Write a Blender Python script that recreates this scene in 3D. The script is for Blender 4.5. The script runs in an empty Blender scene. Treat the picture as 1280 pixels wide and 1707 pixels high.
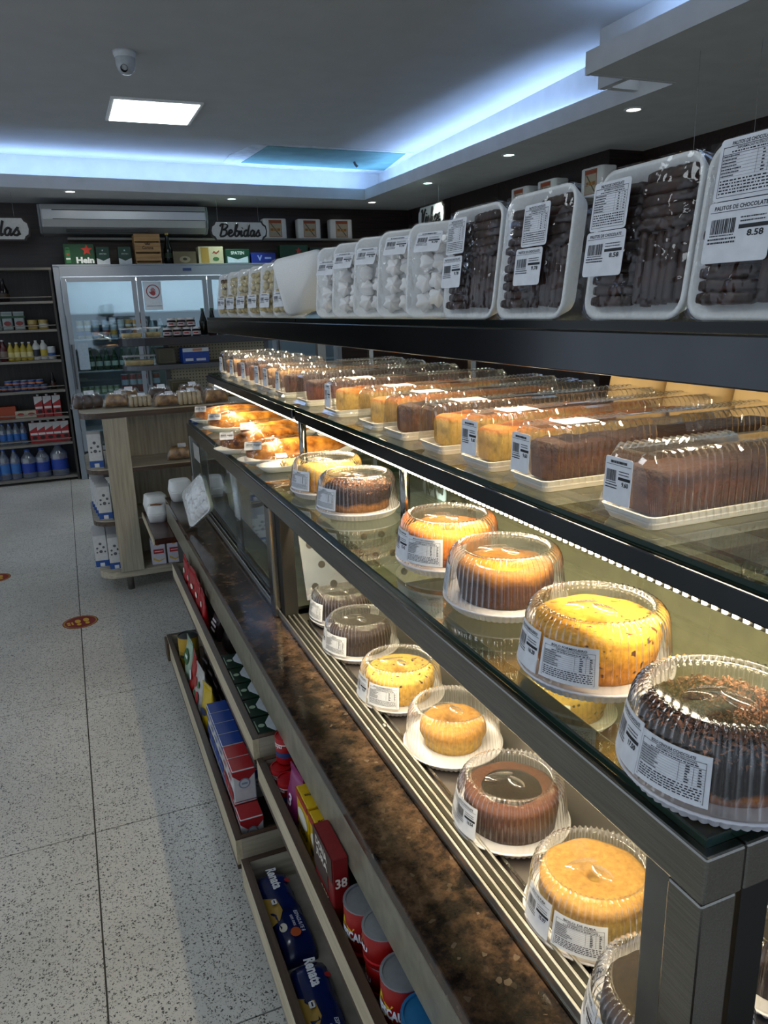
import bpy, math, random
from mathutils import Vector, Matrix, noise
random.seed(7)
R = math.radians
SC = bpy.context.scene
COL = SC.collection
# ------------------------------------------------------------------ camera
FPX, CX, CY, CAMH = 1254.0, 640.0, 853.5, 1.5
_P, _Y, _R = R(15.3), R(22.2), R(-1.8)
FWD = Vector((math.sin(_Y)*math.cos(_P), math.cos(_Y)*math.cos(_P), -math.sin(_P)))
_r0 = Vector((math.cos(_Y), -math.sin(_Y), 0)); _u0 = _r0.cross(FWD)
RT = _r0*math.cos(_R) + _u0*math.sin(_R); UP = _u0*math.cos(_R) - _r0*math.sin(_R)
EYE = Vector((0, 0, CAMH))
cam = bpy.data.objects.new('camera', bpy.data.cameras.new('camera')); COL.objects.link(cam)
cam.matrix_world = Matrix(((RT.x, UP.x, -FWD.x, EYE.x), (RT.y, UP.y, -FWD.y, EYE.y), (RT.z, UP.z, -FWD.z, EYE.z), (0, 0, 0, 1)))
cam.data.sensor_fit = 'VERTICAL'; cam.data.sensor_height = 36.0; cam.data.lens = 36.0*FPX/1707.0
cam.data.clip_start = 0.02; cam.data.clip_end = 60
SC.camera = cam
def ray(u, v): return FWD + RT*((u-CX)/FPX) + UP*((CY-v)/FPX)
def pz(u, v, z): d = ray(u, v); return EYE + d*((z-CAMH)/d.z)
def py(u, v, y): d = ray(u, v); return EYE + d*(y/d.y)
def px(u, v, x): d = ray(u, v); return EYE + d*(x/d.x)
# ------------------------------------------------------------------ world, exposure
w = bpy.data.worlds.new('world'); SC.world = w; w.use_nodes = True
w.node_tree.nodes['Background'].inputs[0].default_value = (0.72, 0.84, 1.0, 1)
w.node_tree.nodes['Background'].inputs[1].default_value = 0.60
vs = SC.view_settings; vs.view_transform = 'Standard'; vs.look = 'None'; vs.gamma = 1; vs.exposure = 0.45
vs.use_curve_mapping = False
def area(name, loc, sx, sy, power, col, rot=(0, 0, 0)):
    l = bpy.data.lights.new(name, 'AREA'); l.shape = 'RECTANGLE'; l.size = sx; l.size_y = sy; l.energy = power; l.color = col
    o = bpy.data.objects.new(name, l); COL.objects.link(o); o.location = loc; o.rotation_euler = rot
    return o
WARM = (1.0, 0.83, 0.55); COOL = (0.80, 0.93, 1.0); BLUE = (0.36, 0.57, 1.0)
# ceiling panel lamps (the one in view, and three added out of view for fill)
for (x, y) in ((0.75, 5.68), (-0.55, 1.6), (-1.6, 5.68), (-2.0, 1.6)):
    area('panel_lamp', (x, y, 2.785), 0.52, 0.54, 30, COOL)
# LED strips of the display: under the lower rail, under the middle rail, under the top rail
def strip(x, z, y0, y1, power, ry):
    area('led_lamp', (x, (y0+y1)/2, z), 0.008, y1-y0, power, WARM, (0, R(ry), 0))
strip(0.6205, 1.188, 0.47, 2.05, 6.0, -28)
strip(0.6205, 1.188, 2.12, 3.45, 4.2, -28)
strip(0.655, 1.408, 0.40, 3.4, 10.0, -30)
strip(0.5465, 0.938, 0.52, 2.02, 8.5, -38)
# ------------------------------------------------------------------ materials
def hx(s):
    s = s.lstrip('#'); c = [int(s[i:i+2], 16)/255 for i in (0, 2, 4)]
    return tuple((x/12.92 if x <= .04045 else ((x+.055)/1.055)**2.4) for x in c)
_M = {}
def nt(name):
    m = bpy.data.materials.new(name); m.use_nodes = True
    t = m.node_tree; return m, t, t.nodes['Principled BSDF'], t.nodes, t.links
def ramp(nodes, stops, interp='LINEAR'):
    r = nodes.new('ShaderNodeValToRGB'); r.color_ramp.interpolation = interp
    e = r.color_ramp.elements
    while len(e) < len(stops): e.new(0.5)
    for i, (p, c) in enumerate(stops): e[i].position = p; e[i].color = (*c, 1)
    return r
def mat(name, col='#888888', rough=.5, metal=0., var=.12, scale=30., bump=0., bscale=None, emis=0., spec=.5, stretch=None, col2=None, lo=.35, hi=.65, coat=0.):
    if name in _M: return _M[name]
    m, t, b, N, L = nt(name)
    c = hx(col) if isinstance(col, str) else col
    tc = N.new('ShaderNodeTexCoord'); src = tc.outputs['Object']
    if stretch:
        mp = N.new('ShaderNodeMapping'); mp.inputs['Scale'].default_value = stretch; L.new(src, mp.inputs[0]); src = mp.outputs[0]
    n = N.new('ShaderNodeTexNoise'); n.inputs['Scale'].default_value = scale; n.inputs['Detail'].default_value = 4; L.new(src, n.inputs['Vector'])
    a = tuple(x*(1-var) for x in c); d = hx(col2) if col2 else tuple(min(1, x*(1+var)) for x in c)
    rp = ramp(N, [(lo, a), (hi, d)]); L.new(n.outputs['Fac'], rp.inputs[0]); L.new(rp.outputs[0], b.inputs['Base Color'])
    b.inputs['Roughness'].default_value = rough; b.inputs['Metallic'].default_value = metal
    b.inputs['Specular IOR Level'].default_value = spec
    if coat: b.inputs['Coat Weight'].default_value = coat; b.inputs['Coat Roughness'].default_value = .08
    if bump:
        n2 = n
        if bscale:
            n2 = N.new('ShaderNodeTexNoise'); n2.inputs['Scale'].default_value = bscale; n2.inputs['Detail'].default_value = 3; L.new(src, n2.inputs['Vector'])
        bp = N.new('ShaderNodeBump'); bp.inputs['Strength'].default_value = bump; bp.inputs['Distance'].default_value = .004
        L.new(n2.outputs['Fac'], bp.inputs['Height']); L.new(bp.outputs[0], b.inputs['Normal'])
    if emis:
        L.new(rp.outputs[0], b.inputs['Emission Color']); b.inputs['Emission Strength'].default_value = emis
    _M[name] = m; return m
def plain(col, rough=.5, metal=0.):            # printed card, plastic, cap ... one per colour
    return mat('plain_%s_%d_%d' % (col.lstrip('#'), int(rough*100), int(metal*10)), col, rough, metal, var=.05, scale=60)
def lamp(name, col, s):
    if name in _M: return _M[name]
    m, t, b, N, L = nt(name); b.inputs['Base Color'].default_value = (*col, 1)
    b.inputs['Emission Color'].default_value = (*col, 1); b.inputs['Emission Strength'].default_value = s
    _M[name] = m; return m
def clear(name, tint=(1, 1, 1), base=.05, edge=.6, power=3., rough=.06, bump=0., bscale=40., gloss=(1, 1, 1), milk=0.):
    if name in _M: return _M[name]
    m, t, b, N, L = nt(name); N.remove(b)
    out = [x for x in N if x.type == 'OUTPUT_MATERIAL'][0]
    tr = N.new('ShaderNodeBsdfTransparent'); tr.inputs[0].default_value = (*tint, 1)
    gl = N.new('ShaderNodeBsdfGlossy'); gl.inputs['Roughness'].default_value = rough; gl.inputs['Color'].default_value = (*gloss, 1)
    lw = N.new('ShaderNodeLayerWeight'); lw.inputs[0].default_value = .5
    pw = N.new('ShaderNodeMath'); pw.operation = 'POWER'; pw.inputs[1].default_value = power; L.new(lw.outputs['Facing'], pw.inputs[0])
    ma = N.new('ShaderNodeMath'); ma.operation = 'MULTIPLY_ADD'; ma.inputs[1].default_value = edge; ma.inputs[2].default_value = base; L.new(pw.outputs[0], ma.inputs[0])
    mx = N.new('ShaderNodeMixShader'); L.new(ma.outputs[0], mx.inputs[0]); L.new(tr.outputs[0], mx.inputs[1]); L.new(gl.outputs[0], mx.inputs[2])
    last = mx
    if milk:
        df = N.new('ShaderNodeBsdfDiffuse'); df.inputs[0].default_value = (.9, .9, .9, 1)
        m2 = N.new('ShaderNodeMixShader'); m2.inputs[0].default_value = milk; L.new(mx.outputs[0], m2.inputs[1]); L.new(df.outputs[0], m2.inputs[2]); last = m2
    if bump:
        tc = N.new('ShaderNodeTexCoord'); n = N.new('ShaderNodeTexNoise'); n.inputs['Scale'].default_value = bscale; n.inputs['Detail'].default_value = 2
        L.new(tc.outputs['Object'], n.inputs['Vector']); bp = N.new('ShaderNodeBump'); bp.inputs['Strength'].default_value = bump; bp.inputs['Distance'].default_value = .01
        L.new(n.outputs['Fac'], bp.inputs['Height']); L.new(bp.outputs[0], gl.inputs['Normal']); L.new(bp.outputs[0], lw.inputs['Normal'])
    L.new(last.outputs[0], out.inputs[0]); _M[name] = m; return m
def terrazzo():
    m, t, b, N, L = nt('terrazzo')
    tc = N.new('ShaderNodeTexCoord')
    nz = N.new('ShaderNodeTexNoise'); nz.inputs['Scale'].default_value = 1.3; nz.inputs['Detail'].default_value = 5; L.new(tc.outputs['Object'], nz.inputs['Vector'])
    base = ramp(N, [(.3, hx('#bdbab2')), (.7, hx('#dbd8d0'))]); L.new(nz.outputs['Fac'], base.inputs[0]); cur = base.outputs[0]
    for sc, th, colr, sd in ((150, .30, '#3b3a36', 0), (110, .17, '#5f5b52', 3.3), (210, .26, '#7a776d', 7.1), (120, .16, '#4a4842', 11.)):
        mp = N.new('ShaderNodeMapping'); mp.inputs['Location'].default_value = (sd, sd*.7, 0); L.new(tc.outputs['Object'], mp.inputs[0])
        n2 = N.new('ShaderNodeTexNoise'); n2.inputs['Scale'].default_value = sc*1.6; L.new(mp.outputs[0], n2.inputs['Vector'])
        ad = N.new('ShaderNodeMixRGB'); ad.inputs[0].default_value = .012; L.new(mp.outputs[0], ad.inputs[1]); L.new(n2.outputs['Color'], ad.inputs[2])
        vo = N.new('ShaderNodeTexVoronoi'); vo.inputs['Scale'].default_value = sc; L.new(ad.outputs[0], vo.inputs['Vector'])
        sp = N.new('ShaderNodeSeparateColor'); L.new(vo.outputs['Color'], sp.inputs[0])
        lt = N.new('ShaderNodeMath'); lt.operation = 'MULTIPLY'; lt.inputs[1].default_value = th*1.5; L.new(sp.outputs[0], lt.inputs[0])
        cmp_ = N.new('ShaderNodeMath'); cmp_.operation = 'LESS_THAN'; L.new(vo.outputs['Distance'], cmp_.inputs[0]); L.new(lt.outputs[0], cmp_.inputs[1])
        mx = N.new('ShaderNodeMixRGB'); L.new(cmp_.outputs[0], mx.inputs[0]); L.new(cur, mx.inputs[1]); mx.inputs[2].default_value = (*hx(colr), 1); cur = mx.outputs[0]
    L.new(cur, b.inputs['Base Color']); b.inputs['Roughness'].default_value = .32
    return m
def granite():
    m, t, b, N, L = nt('granite')
    tc = N.new('ShaderNodeTexCoord')
    n1 = N.new('ShaderNodeTexNoise'); n1.inputs['Scale'].default_value = 22; n1.inputs['Detail'].default_value = 8; n1.inputs['Roughness'].default_value = .7; L.new(tc.outputs['Object'], n1.inputs['Vector'])
    r1 = ramp(N, [(.32, hx('#100e0e')), (.43, hx('#2a221d')), (.54, hx('#4c3a2c')), (.68, hx('#685240')), (.84, hx('#8a7462'))]); L.new(n1.outputs['Fac'], r1.inputs[0])
    vo = N.new('ShaderNodeTexVoronoi'); vo.inputs['Scale'].default_value = 130; L.new(tc.outputs['Object'], vo.inputs['Vector'])
    sp = N.new('ShaderNodeSeparateColor'); L.new(vo.outputs['Color'], sp.inputs[0])
    r2 = ramp(N, [(.0, (0, 0, 0)), (.78, (0, 0, 0)), (.84, (.4, .4, .4))]); L.new(sp.outputs[0], r2.inputs[0])
    mx = N.new('ShaderNodeMixRGB'); L.new(r2.outputs[0], mx.inputs[0]); L.new(r1.outputs[0], mx.inputs[1]); mx.inputs[2].default_value = (*hx('#15161b'), 1)
    r3 = ramp(N, [(.0, (1, 1, 1)), (.012, (.35, .35, .35)), (.03, (0, 0, 0))]); L.new(sp.outputs[1], r3.inputs[0])
    m2 = N.new('ShaderNodeMixRGB'); L.new(r3.outputs[0], m2.inputs[0]); L.new(mx.outputs[0], m2.inputs[1]); m2.inputs[2].default_value = (*hx('#6b5d50'), 1)
    L.new(m2.outputs[0], b.inputs['Base Color']); b.inputs['Roughness'].default_value = .13; b.inputs['Specular IOR Level'].default_value = .3
    return m
def wood(name, c1, c2, rough=.45, axis=0, sc=6.):
    if name in _M: return _M[name]
    st = [14., 14., 14.]; st[axis] = .7
    return mat(name, c1, rough, var=0, scale=sc, col2=c2, stretch=tuple(st), bump=.06, lo=.3, hi=.7)
def crust(name, side, top, zmid, speck=None, zb=.006, bump=.5):
    """cake: crumb colour on the side, baked colour above a wavy height"""
    if name in _M: return _M[name]
    m, t, b, N, L = nt(name)
    tc = N.new('ShaderNodeTexCoord'); sx = N.new('ShaderNodeSeparateXYZ'); L.new(tc.outputs['Object'], sx.inputs[0])
    n = N.new('ShaderNodeTexNoise'); n.inputs['Scale'].default_value = 28; n.inputs['Detail'].default_value = 5; L.new(tc.outputs['Object'], n.inputs['Vector'])
    ma = N.new('ShaderNodeMath'); ma.operation = 'MULTIPLY_ADD'; ma.inputs[1].default_value = .03; L.new(n.outputs['Fac'], ma.inputs[0]); L.new(sx.outputs[2], ma.inputs[2])
    mr = N.new('ShaderNodeMapRange'); mr.inputs[1].default_value = zmid+.015-zb; mr.inputs[2].default_value = zmid+.015+zb; L.new(ma.outputs[0], mr.inputs[0])
    na = N.new('ShaderNodeTexNoise'); na.inputs['Scale'].default_value = 120; na.inputs['Detail'].default_value = 4; L.new(tc.outputs['Object'], na.inputs['Vector'])
    def two(c):
        c = hx(c); r = ramp(N, [(.3, tuple(x*.72 for x in c)), (.7, tuple(min(1, x*1.2) for x in c))]); L.new(na.outputs['Fac'], r.inputs[0]); return r.outputs[0]
    mx = N.new('ShaderNodeMixRGB'); L.new(mr.outputs[0], mx.inputs[0]); L.new(two(side), mx.inputs[1]); L.new(two(top), mx.inputs[2]); cur = mx.outputs[0]
    if speck:
        vo = N.new('ShaderNodeTexNoise'); vo.inputs['Scale'].default_value = 95; vo.inputs['Detail'].default_value = 1; L.new(tc.outputs['Object'], vo.inputs['Vector'])
        r = ramp(N, [(.64, (0, 0, 0)), (.69, (1, 1, 1))]); L.new(vo.outputs['Fac'], r.inputs[0])
        m2 = N.new('ShaderNodeMixRGB'); L.new(r.outputs[0], m2.inputs[0]); L.new(cur, m2.inputs[1]); m2.inputs[2].default_value = (*hx(speck), 1); cur = m2.outputs[0]
    L.new(cur, b.inputs['Base Color']); b.inputs['Roughness'].default_value = .75; b.inputs['Specular IOR Level'].default_value = .25
    bp = N.new('ShaderNodeBump'); bp.inputs['Strength'].default_value = bump; bp.inputs['Distance'].default_value = .003
    L.new(na.outputs['Fac'], bp.inputs['Height']); L.new(bp.outputs[0], b.inputs['Normal'])
    _M[name] = m; return m
STEEL = mat('brushed_steel', '#8b8983', .2, 1., var=.14, scale=9, bump=.02, stretch=(60, 1.5, 60))
STEELD = mat('dull_steel', '#8b8a85', .38, 1., var=.12, scale=12)
DARKMETAL = mat('polished_dark_rail', '#4b4c4e', .16, 1., var=.1, scale=6)
BLACK = plain('#0b0b0c', .4)
WHITE = plain('#e8e8e6', .55)
FOAM = mat('white_foam', '#e9e9e6', .6, var=.03, scale=300, bump=.1)
CLEAR = clear('clear_plastic', base=.03, edge=1.0, power=1.6, rough=.07, milk=.012)
CLEARB = clear('clear_box_plastic', base=.03, edge=.9, power=1.9, rough=.07, milk=.012)
FILM = clear('cling_film', base=.03, edge=.38, power=3.2, rough=.05, bump=1., bscale=30)
FILMM = clear('crinkled_bag', base=.07, edge=.5, power=1.8, rough=.1, bump=1., bscale=38, milk=.035)
GLASS = clear('shelf_glass', tint=(.84, .88, .78), base=.05, edge=.75, power=3.5, rough=.015)
GLASSD = clear('door_glass', tint=(.82, .9, .93), base=.07, edge=.6, power=3., rough=.03)
GREEN = mat('glass_edge_green', '#07271d', .12, var=.2, scale=20, spec=.6); EDGED = mat('glass_edge_dark', '#020807', .15, spec=.3)
PAPER = plain('#dfe1e6', .6)
INK = plain('#1a1b20', .6)
OAK = wood('light_oak', '#9a907d', '#bfb59e', .5, 0)
OAKZ = wood('light_oak_upright', '#938a78', '#b7ae99', .5, 2)
OAKY = wood('light_oak_long', '#b0a183', '#cfc2a4', .5, 1)
BROWNY = wood('brown_edge_long', '#33261d', '#55412f', .4, 1)
BROWNX = wood('brown_edge_cross', '#33261d', '#5a4534', .4, 0)
WENGE = wood('wenge_panel', '#19110f', '#35251f', .32, 0, 4.)
# ------------------------------------------------------------------ mesh builder
class MB:
    def __init__(s): s.v = []; s.f = []; s.m = []
    def add(s, V, F, mi=0):
        o = len(s.v); s.v += [tuple(p) for p in V]; s.f += [tuple(i+o for i in q) for q in F]; s.m += [mi]*len(F); return s
    def box(s, x0, x1, y0, y1, z0, z1, mi=0):
        V = [(x0, y0, z0), (x1, y0, z0), (x1, y1, z0), (x0, y1, z0), (x0, y0, z1), (x1, y0, z1), (x1, y1, z1), (x0, y1, z1)]
        return s.add(V, [(0, 3, 2, 1), (4, 5, 6, 7), (0, 1, 5, 4), (1, 2, 6, 5), (2, 3, 7, 6), (3, 0, 4, 7)], mi)
    def loft(s, rings, cap0=True, cap1=True, closed=True, mi=0):
        n = len(rings[0]); V = [p for r in rings for p in r]; F = []
        for i in range(len(rings)-1):
            for j in range(n if closed else n-1):
                k = (j+1) % n; F.append((i*n+j, i*n+k, (i+1)*n+k, (i+1)*n+j))
        if cap0: F.append(tuple(range(n-1, -1, -1)))
        if cap1: F.append(tuple(range((len(rings)-1)*n, len(rings)*n)))
        return s.add(V, F, mi)
    def lathe(s, prof, n=32, c=(0, 0, 0), flute=0, amp=0., fz=None, cap0=False, cap1=False, mi=0):
        rings = []
        for k, (r, z) in enumerate(prof):
            a_ = amp if fz is None else amp*fz[k]
            rings.append([(c[0]+(r+a_*abs(math.cos(flute*t/2)))*math.cos(t), c[1]+(r+a_*abs(math.cos(flute*t/2)))*math.sin(t), c[2]+z) for t in (2*math.pi*j/n for j in range(n))])
        return s.loft(rings, cap0, cap1, mi=mi)
    def prism(s, poly, z0, z1, mi=0):
        return s.loft([[(x, y, z0) for x, y in poly], [(x, y, z1) for x, y in poly]], mi=mi)
    def tube(s, pts, r, n=8, mi=0):
        pts = [Vector(p) for p in pts]; rings = []
        for i, p in enumerate(pts):
            d = (pts[min(i+1, len(pts)-1)]-pts[max(i-1, 0)]).normalized()
            a = d.orthogonal().normalized() if i == 0 else (a-d*a.dot(d)).normalized()
            b = d.cross(a); rr = r[i] if isinstance(r, (list, tuple)) else r
            rings.append([p+(a*math.cos(t)+b*math.sin(t))*rr for t in (2*math.pi*j/n for j in range(n))])
        return s.loft(rings, mi=mi)
    def xform(s, M): s.v = [tuple(M @ Vector(p)) for p in s.v]; return s
    def mesh(s, name, mats, smooth):
        me = bpy.data.meshes.new(name); me.from_pydata(s.v, [], s.f)
        for m_ in (mats if isinstance(mats, (list, tuple)) else [mats]): me.materials.append(m_)
        if any(s.m): me.polygons.foreach_set('material_index', s.m)
        if smooth: me.polygons.foreach_set('use_smooth', [True]*len(s.f))
        me.update(); return me
    def build(s, name, mats, parent=None, smooth=False, loc=None, rot=None, bevel=0., angle=None):
        return link(name, s.mesh(name, mats, smooth), parent, loc, rot, bevel, angle)
def link(name, me, parent=None, loc=None, rot=None, bevel=0., angle=None):
    o = bpy.data.objects.new(name, me); COL.objects.link(o)
    if parent: o.parent = parent
    if loc is not None: o.location = loc
    if rot is not None: o.rotation_euler = rot
    if bevel:
        b = o.modifiers.new('bevel', 'BEVEL'); b.width = bevel; b.segments = 2; b.limit_method = 'ANGLE'; b.angle_limit = R(40)
    return o
def rrect(w, h, r, n=5, cx=0, cy=0):
    """rounded rectangle, counter-clockwise 2D points"""
    P = []; r = min(r, w/2-1e-5, h/2-1e-5)
    for sx, sy, a0 in ((1, 1, 0), (-1, 1, 90), (-1, -1, 180), (1, -1, 270)):
        for k in range(n+1):
            a = R(a0+90*k/n); P.append((cx+sx*(w/2-r)+r*math.cos(a), cy+sy*(h/2-r)+r*math.sin(a)))
    return P
def rbox(w, d, h, r, b=.004, z0=0., n=4, cx=0, cy=0, taper=0.):
    """box with rounded upright edges and softened top and bottom"""
    m = MB(); rings = []
    for z, s, t in ((0, b, 0), (b, 0, b/h), (h-b, 0, 1-b/h), (h, b, 1)):
        rings.append([(x, y, z0+z) for x, y in rrect(w-2*s-taper*t, d-2*s-taper*t, max(r-s*.5, .0005), n, cx, cy)])
    return m.loft(rings)
def tag(o, label, cat, group=None, kind=None):
    o['label'] = label; o['category'] = cat
    if group: o['group'] = group
    if kind: o['kind'] = kind
    return o
def struct(o): o['kind'] = 'structure'; return o
def thing(name, label, cat, loc=(0, 0, 0), rotz=0., group=None, rot=None):
    o = bpy.data.objects.new(name, None); COL.objects.link(o); o.empty_display_size = .05
    o.location = loc; o.rotation_euler = rot if rot is not None else (0, 0, rotz)
    return tag(o, label, cat, group)
KIDS = {}
def dup(root, label, loc, rotz=None, rot=None, scale=None):
    def rec(o, p):
        c = o.copy(); COL.objects.link(c); c.parent = p
        for k in o.children: rec(k, c)
        return c
    c = rec(root, None); c.location = loc
    if rot is not None: c.rotation_euler = rot
    elif rotz is not None: c.rotation_euler = (0, 0, rotz)
    if scale: c.scale = scale
    c['label'] = label; return c
def place(first, i, label, loc, rotz=None, rot=None):
    """the first time move the prototype itself, then copies"""
    if i == 0:
        first.location = loc
        if rot is not None: first.rotation_euler = rot
        elif rotz is not None: first.rotation_euler = (0, 0, rotz)
        first['label'] = label; return first
    return dup(first, label, loc, rotz, rot)
ORD = ['leftmost', 'second from the left', 'third from the left', 'fourth from the left', 'fifth from the left', 'sixth from the left', 'seventh from the left', 'eighth from the left', 'ninth from the left', 'tenth from the left', 'eleventh from the left', 'twelfth from the left']
NUM = ['first', 'second', 'third', 'fourth', 'fifth', 'sixth', 'seventh', 'eighth', 'ninth', 'tenth', 'eleventh']
# ------------------------------------------------------------------ lettering and print
_T = {}
def text2d(body, bold=0., shear=0.):
    k = (body, bold, shear)
    if k in _T: return _T[k]
    c = bpy.data.curves.new('t', 'FONT'); c.body = body; c.resolution_u = 2; c.offset = bold; c.shear = shear; c.align_x = 'CENTER'; c.align_y = 'CENTER'
    o = bpy.data.objects.new('t', c); me = bpy.data.meshes.new_from_object(o)
    V = [(v.co.x, v.co.y) for v in me.vertices]; F = [tuple(p.vertices) for p in me.polygons]
    bpy.data.objects.remove(o); bpy.data.meshes.remove(me); bpy.data.curves.remove(c)
    if V:
        x0 = min(v[0] for v in V); x1 = max(v[0] for v in V); y0 = min(v[1] for v in V); y1 = max(v[1] for v in V)
        V = [(x-(x0+x1)/2, y-(y0+y1)/2) for x, y in V]; d = (x1-x0, y1-y0)
    else: d = (1, 1)
    _T[k] = (V, F, d); return _T[k]
class Print:
    """flat print in 2D, later mapped on a surface"""
    def __init__(s): s.v = []; s.f = []
    def text(s, body, x, y, w=None, h=None, bold=.01, shear=0.):
        V, F, d = text2d(body, bold, shear)
        sx = (w/d[0]) if w else h/d[1]; sy = (h/d[1]) if h else sx
        o = len(s.v); s.v += [(x+a*sx, y+b*sy) for a, b in V]; s.f += [tuple(i+o for i in q) for q in F]; return s
    def rect(s, x0, x1, y0, y1, n=1):
        for k in range(n):
            a = x0+(x1-x0)*k/n; b = x0+(x1-x0)*(k+1)/n; o = len(s.v)
            s.v += [(a, y0), (b, y0), (b, y1), (a, y1)]; s.f.append((o, o+1, o+2, o+3))
        return s
    def poly(s, P): o = len(s.v); s.v += list(P); s.f.append(tuple(range(o, o+len(P)))); return s
    def frame(s, x0, x1, y0, y1, t): return s.rect(x0, x1, y0, y0+t).rect(x0, x1, y1-t, y1).rect(x0, x0+t, y0, y1).rect(x1-t, x1, y0, y1)
    def lines(s, x0, x1, y, t, rnd, p=.8):
        x = x0
        while x < x1:
            l = (x1-x0)*rnd.uniform(.02, .07); s.rect(x, min(x+l, x1), y, y+t); x += l+(x1-x0)*rnd.uniform(.01, .03)
        return s
    def onto(s, fn): m = MB(); m.add([fn(*p) for p in s.v], s.f); return m
def flat(O, U, V):
    O, U, V = Vector(O), Vector(U), Vector(V); return lambda x, y: O+U*x+V*y
def nutri(w, h, title, seed=1):
    r = random.Random(seed); p = Print(); t = h*.016
    if title: p.text(title, 0, h*.41, w=min(w*.62, w*.05*len(title)), h=h*.062, bold=.02)
    else: p.lines(-w*.25, w*.25, h*.39, h*.045, r)
    p.rect(-w*.44, w*.44, h*.355, h*.363, 6); p.text('INFORMACAO NUTRICIONAL', w*.06, h*.325, w=w*.55, h=h*.04, bold=.015)
    p.lines(-w*.3, w*.36, h*.265, t*1.3, r); p.rect(-w*.44, w*.44, h*.235, h*.243, 6)
    for k in range(7):
        y = h*(.2-.052*k); p.lines(-w*.43, -w*.43+w*r.uniform(.2, .34), y, t*1.4, r)
        p.rect(w*.2, w*.2+w*r.uniform(.03, .06), y, y+t*1.4); p.rect(w*.36, w*.36+w*r.uniform(.02, .05), y, y+t*1.4)
        p.rect(-w*.44, w*.44, y-h*.014, y-h*.011, 6)
    p.rect(w*.12, w*.124, -h*.13, h*.235); p.rect(w*.3, w*.304, -h*.13, h*.235); p.frame(-w*.445, w*.445, -h*.44, h*.365, h*.008)
    for k in range(5): p.lines(-w*.42, w*.42, -h*(.19+.05*k), t*1.4, r)
    return p
def pricetag(w, h, title, price, seed=2):
    r = random.Random(seed); p = Print()
    if title: p.text(title, 0, h*.40, w=min(w*.8, w*.05*len(title)), h=h*.07, bold=.02)
    else: p.lines(-w*.3, w*.3, h*.37, h*.055, r)
    p.rect(-w*.46, w*.46, h*.33, h*.34, 6)
    x = -w*.42
    while x < -w*.05:
        d = w*r.choice((.006, .01, .016)); p.rect(x, x+d, -h*.02, h*.22); x += d+w*r.choice((.006, .01, .014))
    p.lines(-w*.42, -w*.05, -h*.06, h*.02, r)
    for k in range(2): p.lines(w*.03, w*.4, h*(.2-.06*k), h*.022, r); p.lines(-w*.44, w*.0, -h*(.12+.06*k), h*.028, r)
    p.rect(w*.02, w*.46, h*.03, h*.095, 4); p.text(price, w*.28, -h*.05, w=w*.24, h=h*.105, bold=.03)
    return p
def quadlabel(parent, O, U, V, w, h, pr, name='label', paper=None, ink=None, r=.003, eps=.0004):
    """paper label with print as its sub-part on the plane O + U x + V y"""
    U, V = Vector(U).normalized(), Vector(V).normalized(); N_ = U.cross(V); O = Vector(O)
    m = MB(); P = rrect(w, h, r, 3); f0 = flat(O, U, V)
    m.loft([[f0(*p) for p in P], [f0(*p)+N_*eps for p in P]])
    l = m.build(name, paper or PAPER, parent)
    if pr: pr.onto(flat(O+N_*eps*1.8, U, V)).build('print', ink or INK, l)
    return l
def face_print(parent, pr, O, U, V, col, eps=.0006, name='print'):
    U, V = Vector(U).normalized(), Vector(V).normalized(); O = Vector(O)+U.cross(V)*eps
    return pr.onto(flat(O, U, V)).build(name, col, parent)
# ================================================================== THE ROOM
ZS, ZC = 2.50, 2.80
CEILM = mat('ceiling_paint', '#b9babb', .8, var=.03, scale=5)
SOFFM = mat('soffit_paint', '#c9cacb', .75, var=.04, scale=8)
TERR = terrazzo()
# floor: terrazzo slabs with narrow recessed joints
fl = struct(MB().box(-4.2, 4.4, -2.6, 8.2, -.06, -.004).build('floor', mat('floor_joint', '#4d4b46', .8)))
xs = [-4.2, -3.5, -2.65, -1.8, -.95, -.1, .75, 1.6, 2.45, 3.3, 4.4]; ys = [-2.6, -2.2, -1.3, -.4, .47, 1.33, 2.13, 3.01, 3.88, 4.75, 5.62, 6.49, 7.36, 8.2]
for i in range(len(xs)-1):
    for j in range(len(ys)-1):
        g = .0022
        MB().box(xs[i]+g, xs[i+1]-g, ys[j]+g, ys[j+1]-g, -.03, 0).build('slab', TERR, fl)
struct(MB().box(-4.2, 4.3, 8.0, 8.1, 0, ZS).build('wall_back', WENGE))
wr = struct(MB().box(3.66, 3.95, 4.63, 8.0, 0, ZS).box(3.95, 4.1, -2.6, 8.0, 0, ZS).build('wall_right', WENGE))
for k in range(4):   # seams between the wall panels
    MB().box(3.6585, 3.66, 5.2+k*.9, 5.206+k*.9, 0, ZS).build('panel_seam', BLACK, wr)
ce = struct(MB().prism([(-4.2, 7.12), (3.19, 7.67), (2.97, 3.5), (2.68, 3.5), (2.68, -2.6), (-4.2, -2.6)], ZC, ZC+.06).build('ceiling', CEILM))
def slabs(name, poly, edge, up):
    o = struct(MB().prism(poly, ZS, ZS+.03).build(name, SOFFM))
    def wallseg(nm, a, b, t, z0, z1):
        a, b = Vector((*a, 0)), Vector((*b, 0)); n = (b-a).normalized().cross(Vector((0, 0, 1)))*t
        a -= n*.1; b -= n*.1
        MB().prism([(a.x, a.y), (b.x, b.y), (b.x+n.x, b.y+n.y), (a.x+n.x, a.y+n.y)], z0, z1).build(nm, SOFFM, o)
    for a, b in edge: wallseg('fascia', a, b, -.02, ZS-.0015, ZS+.095)
    for a, b in up: wallseg('cove_upstand', a, b, -.04, ZS+.03, ZC+.02)
    return o
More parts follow.
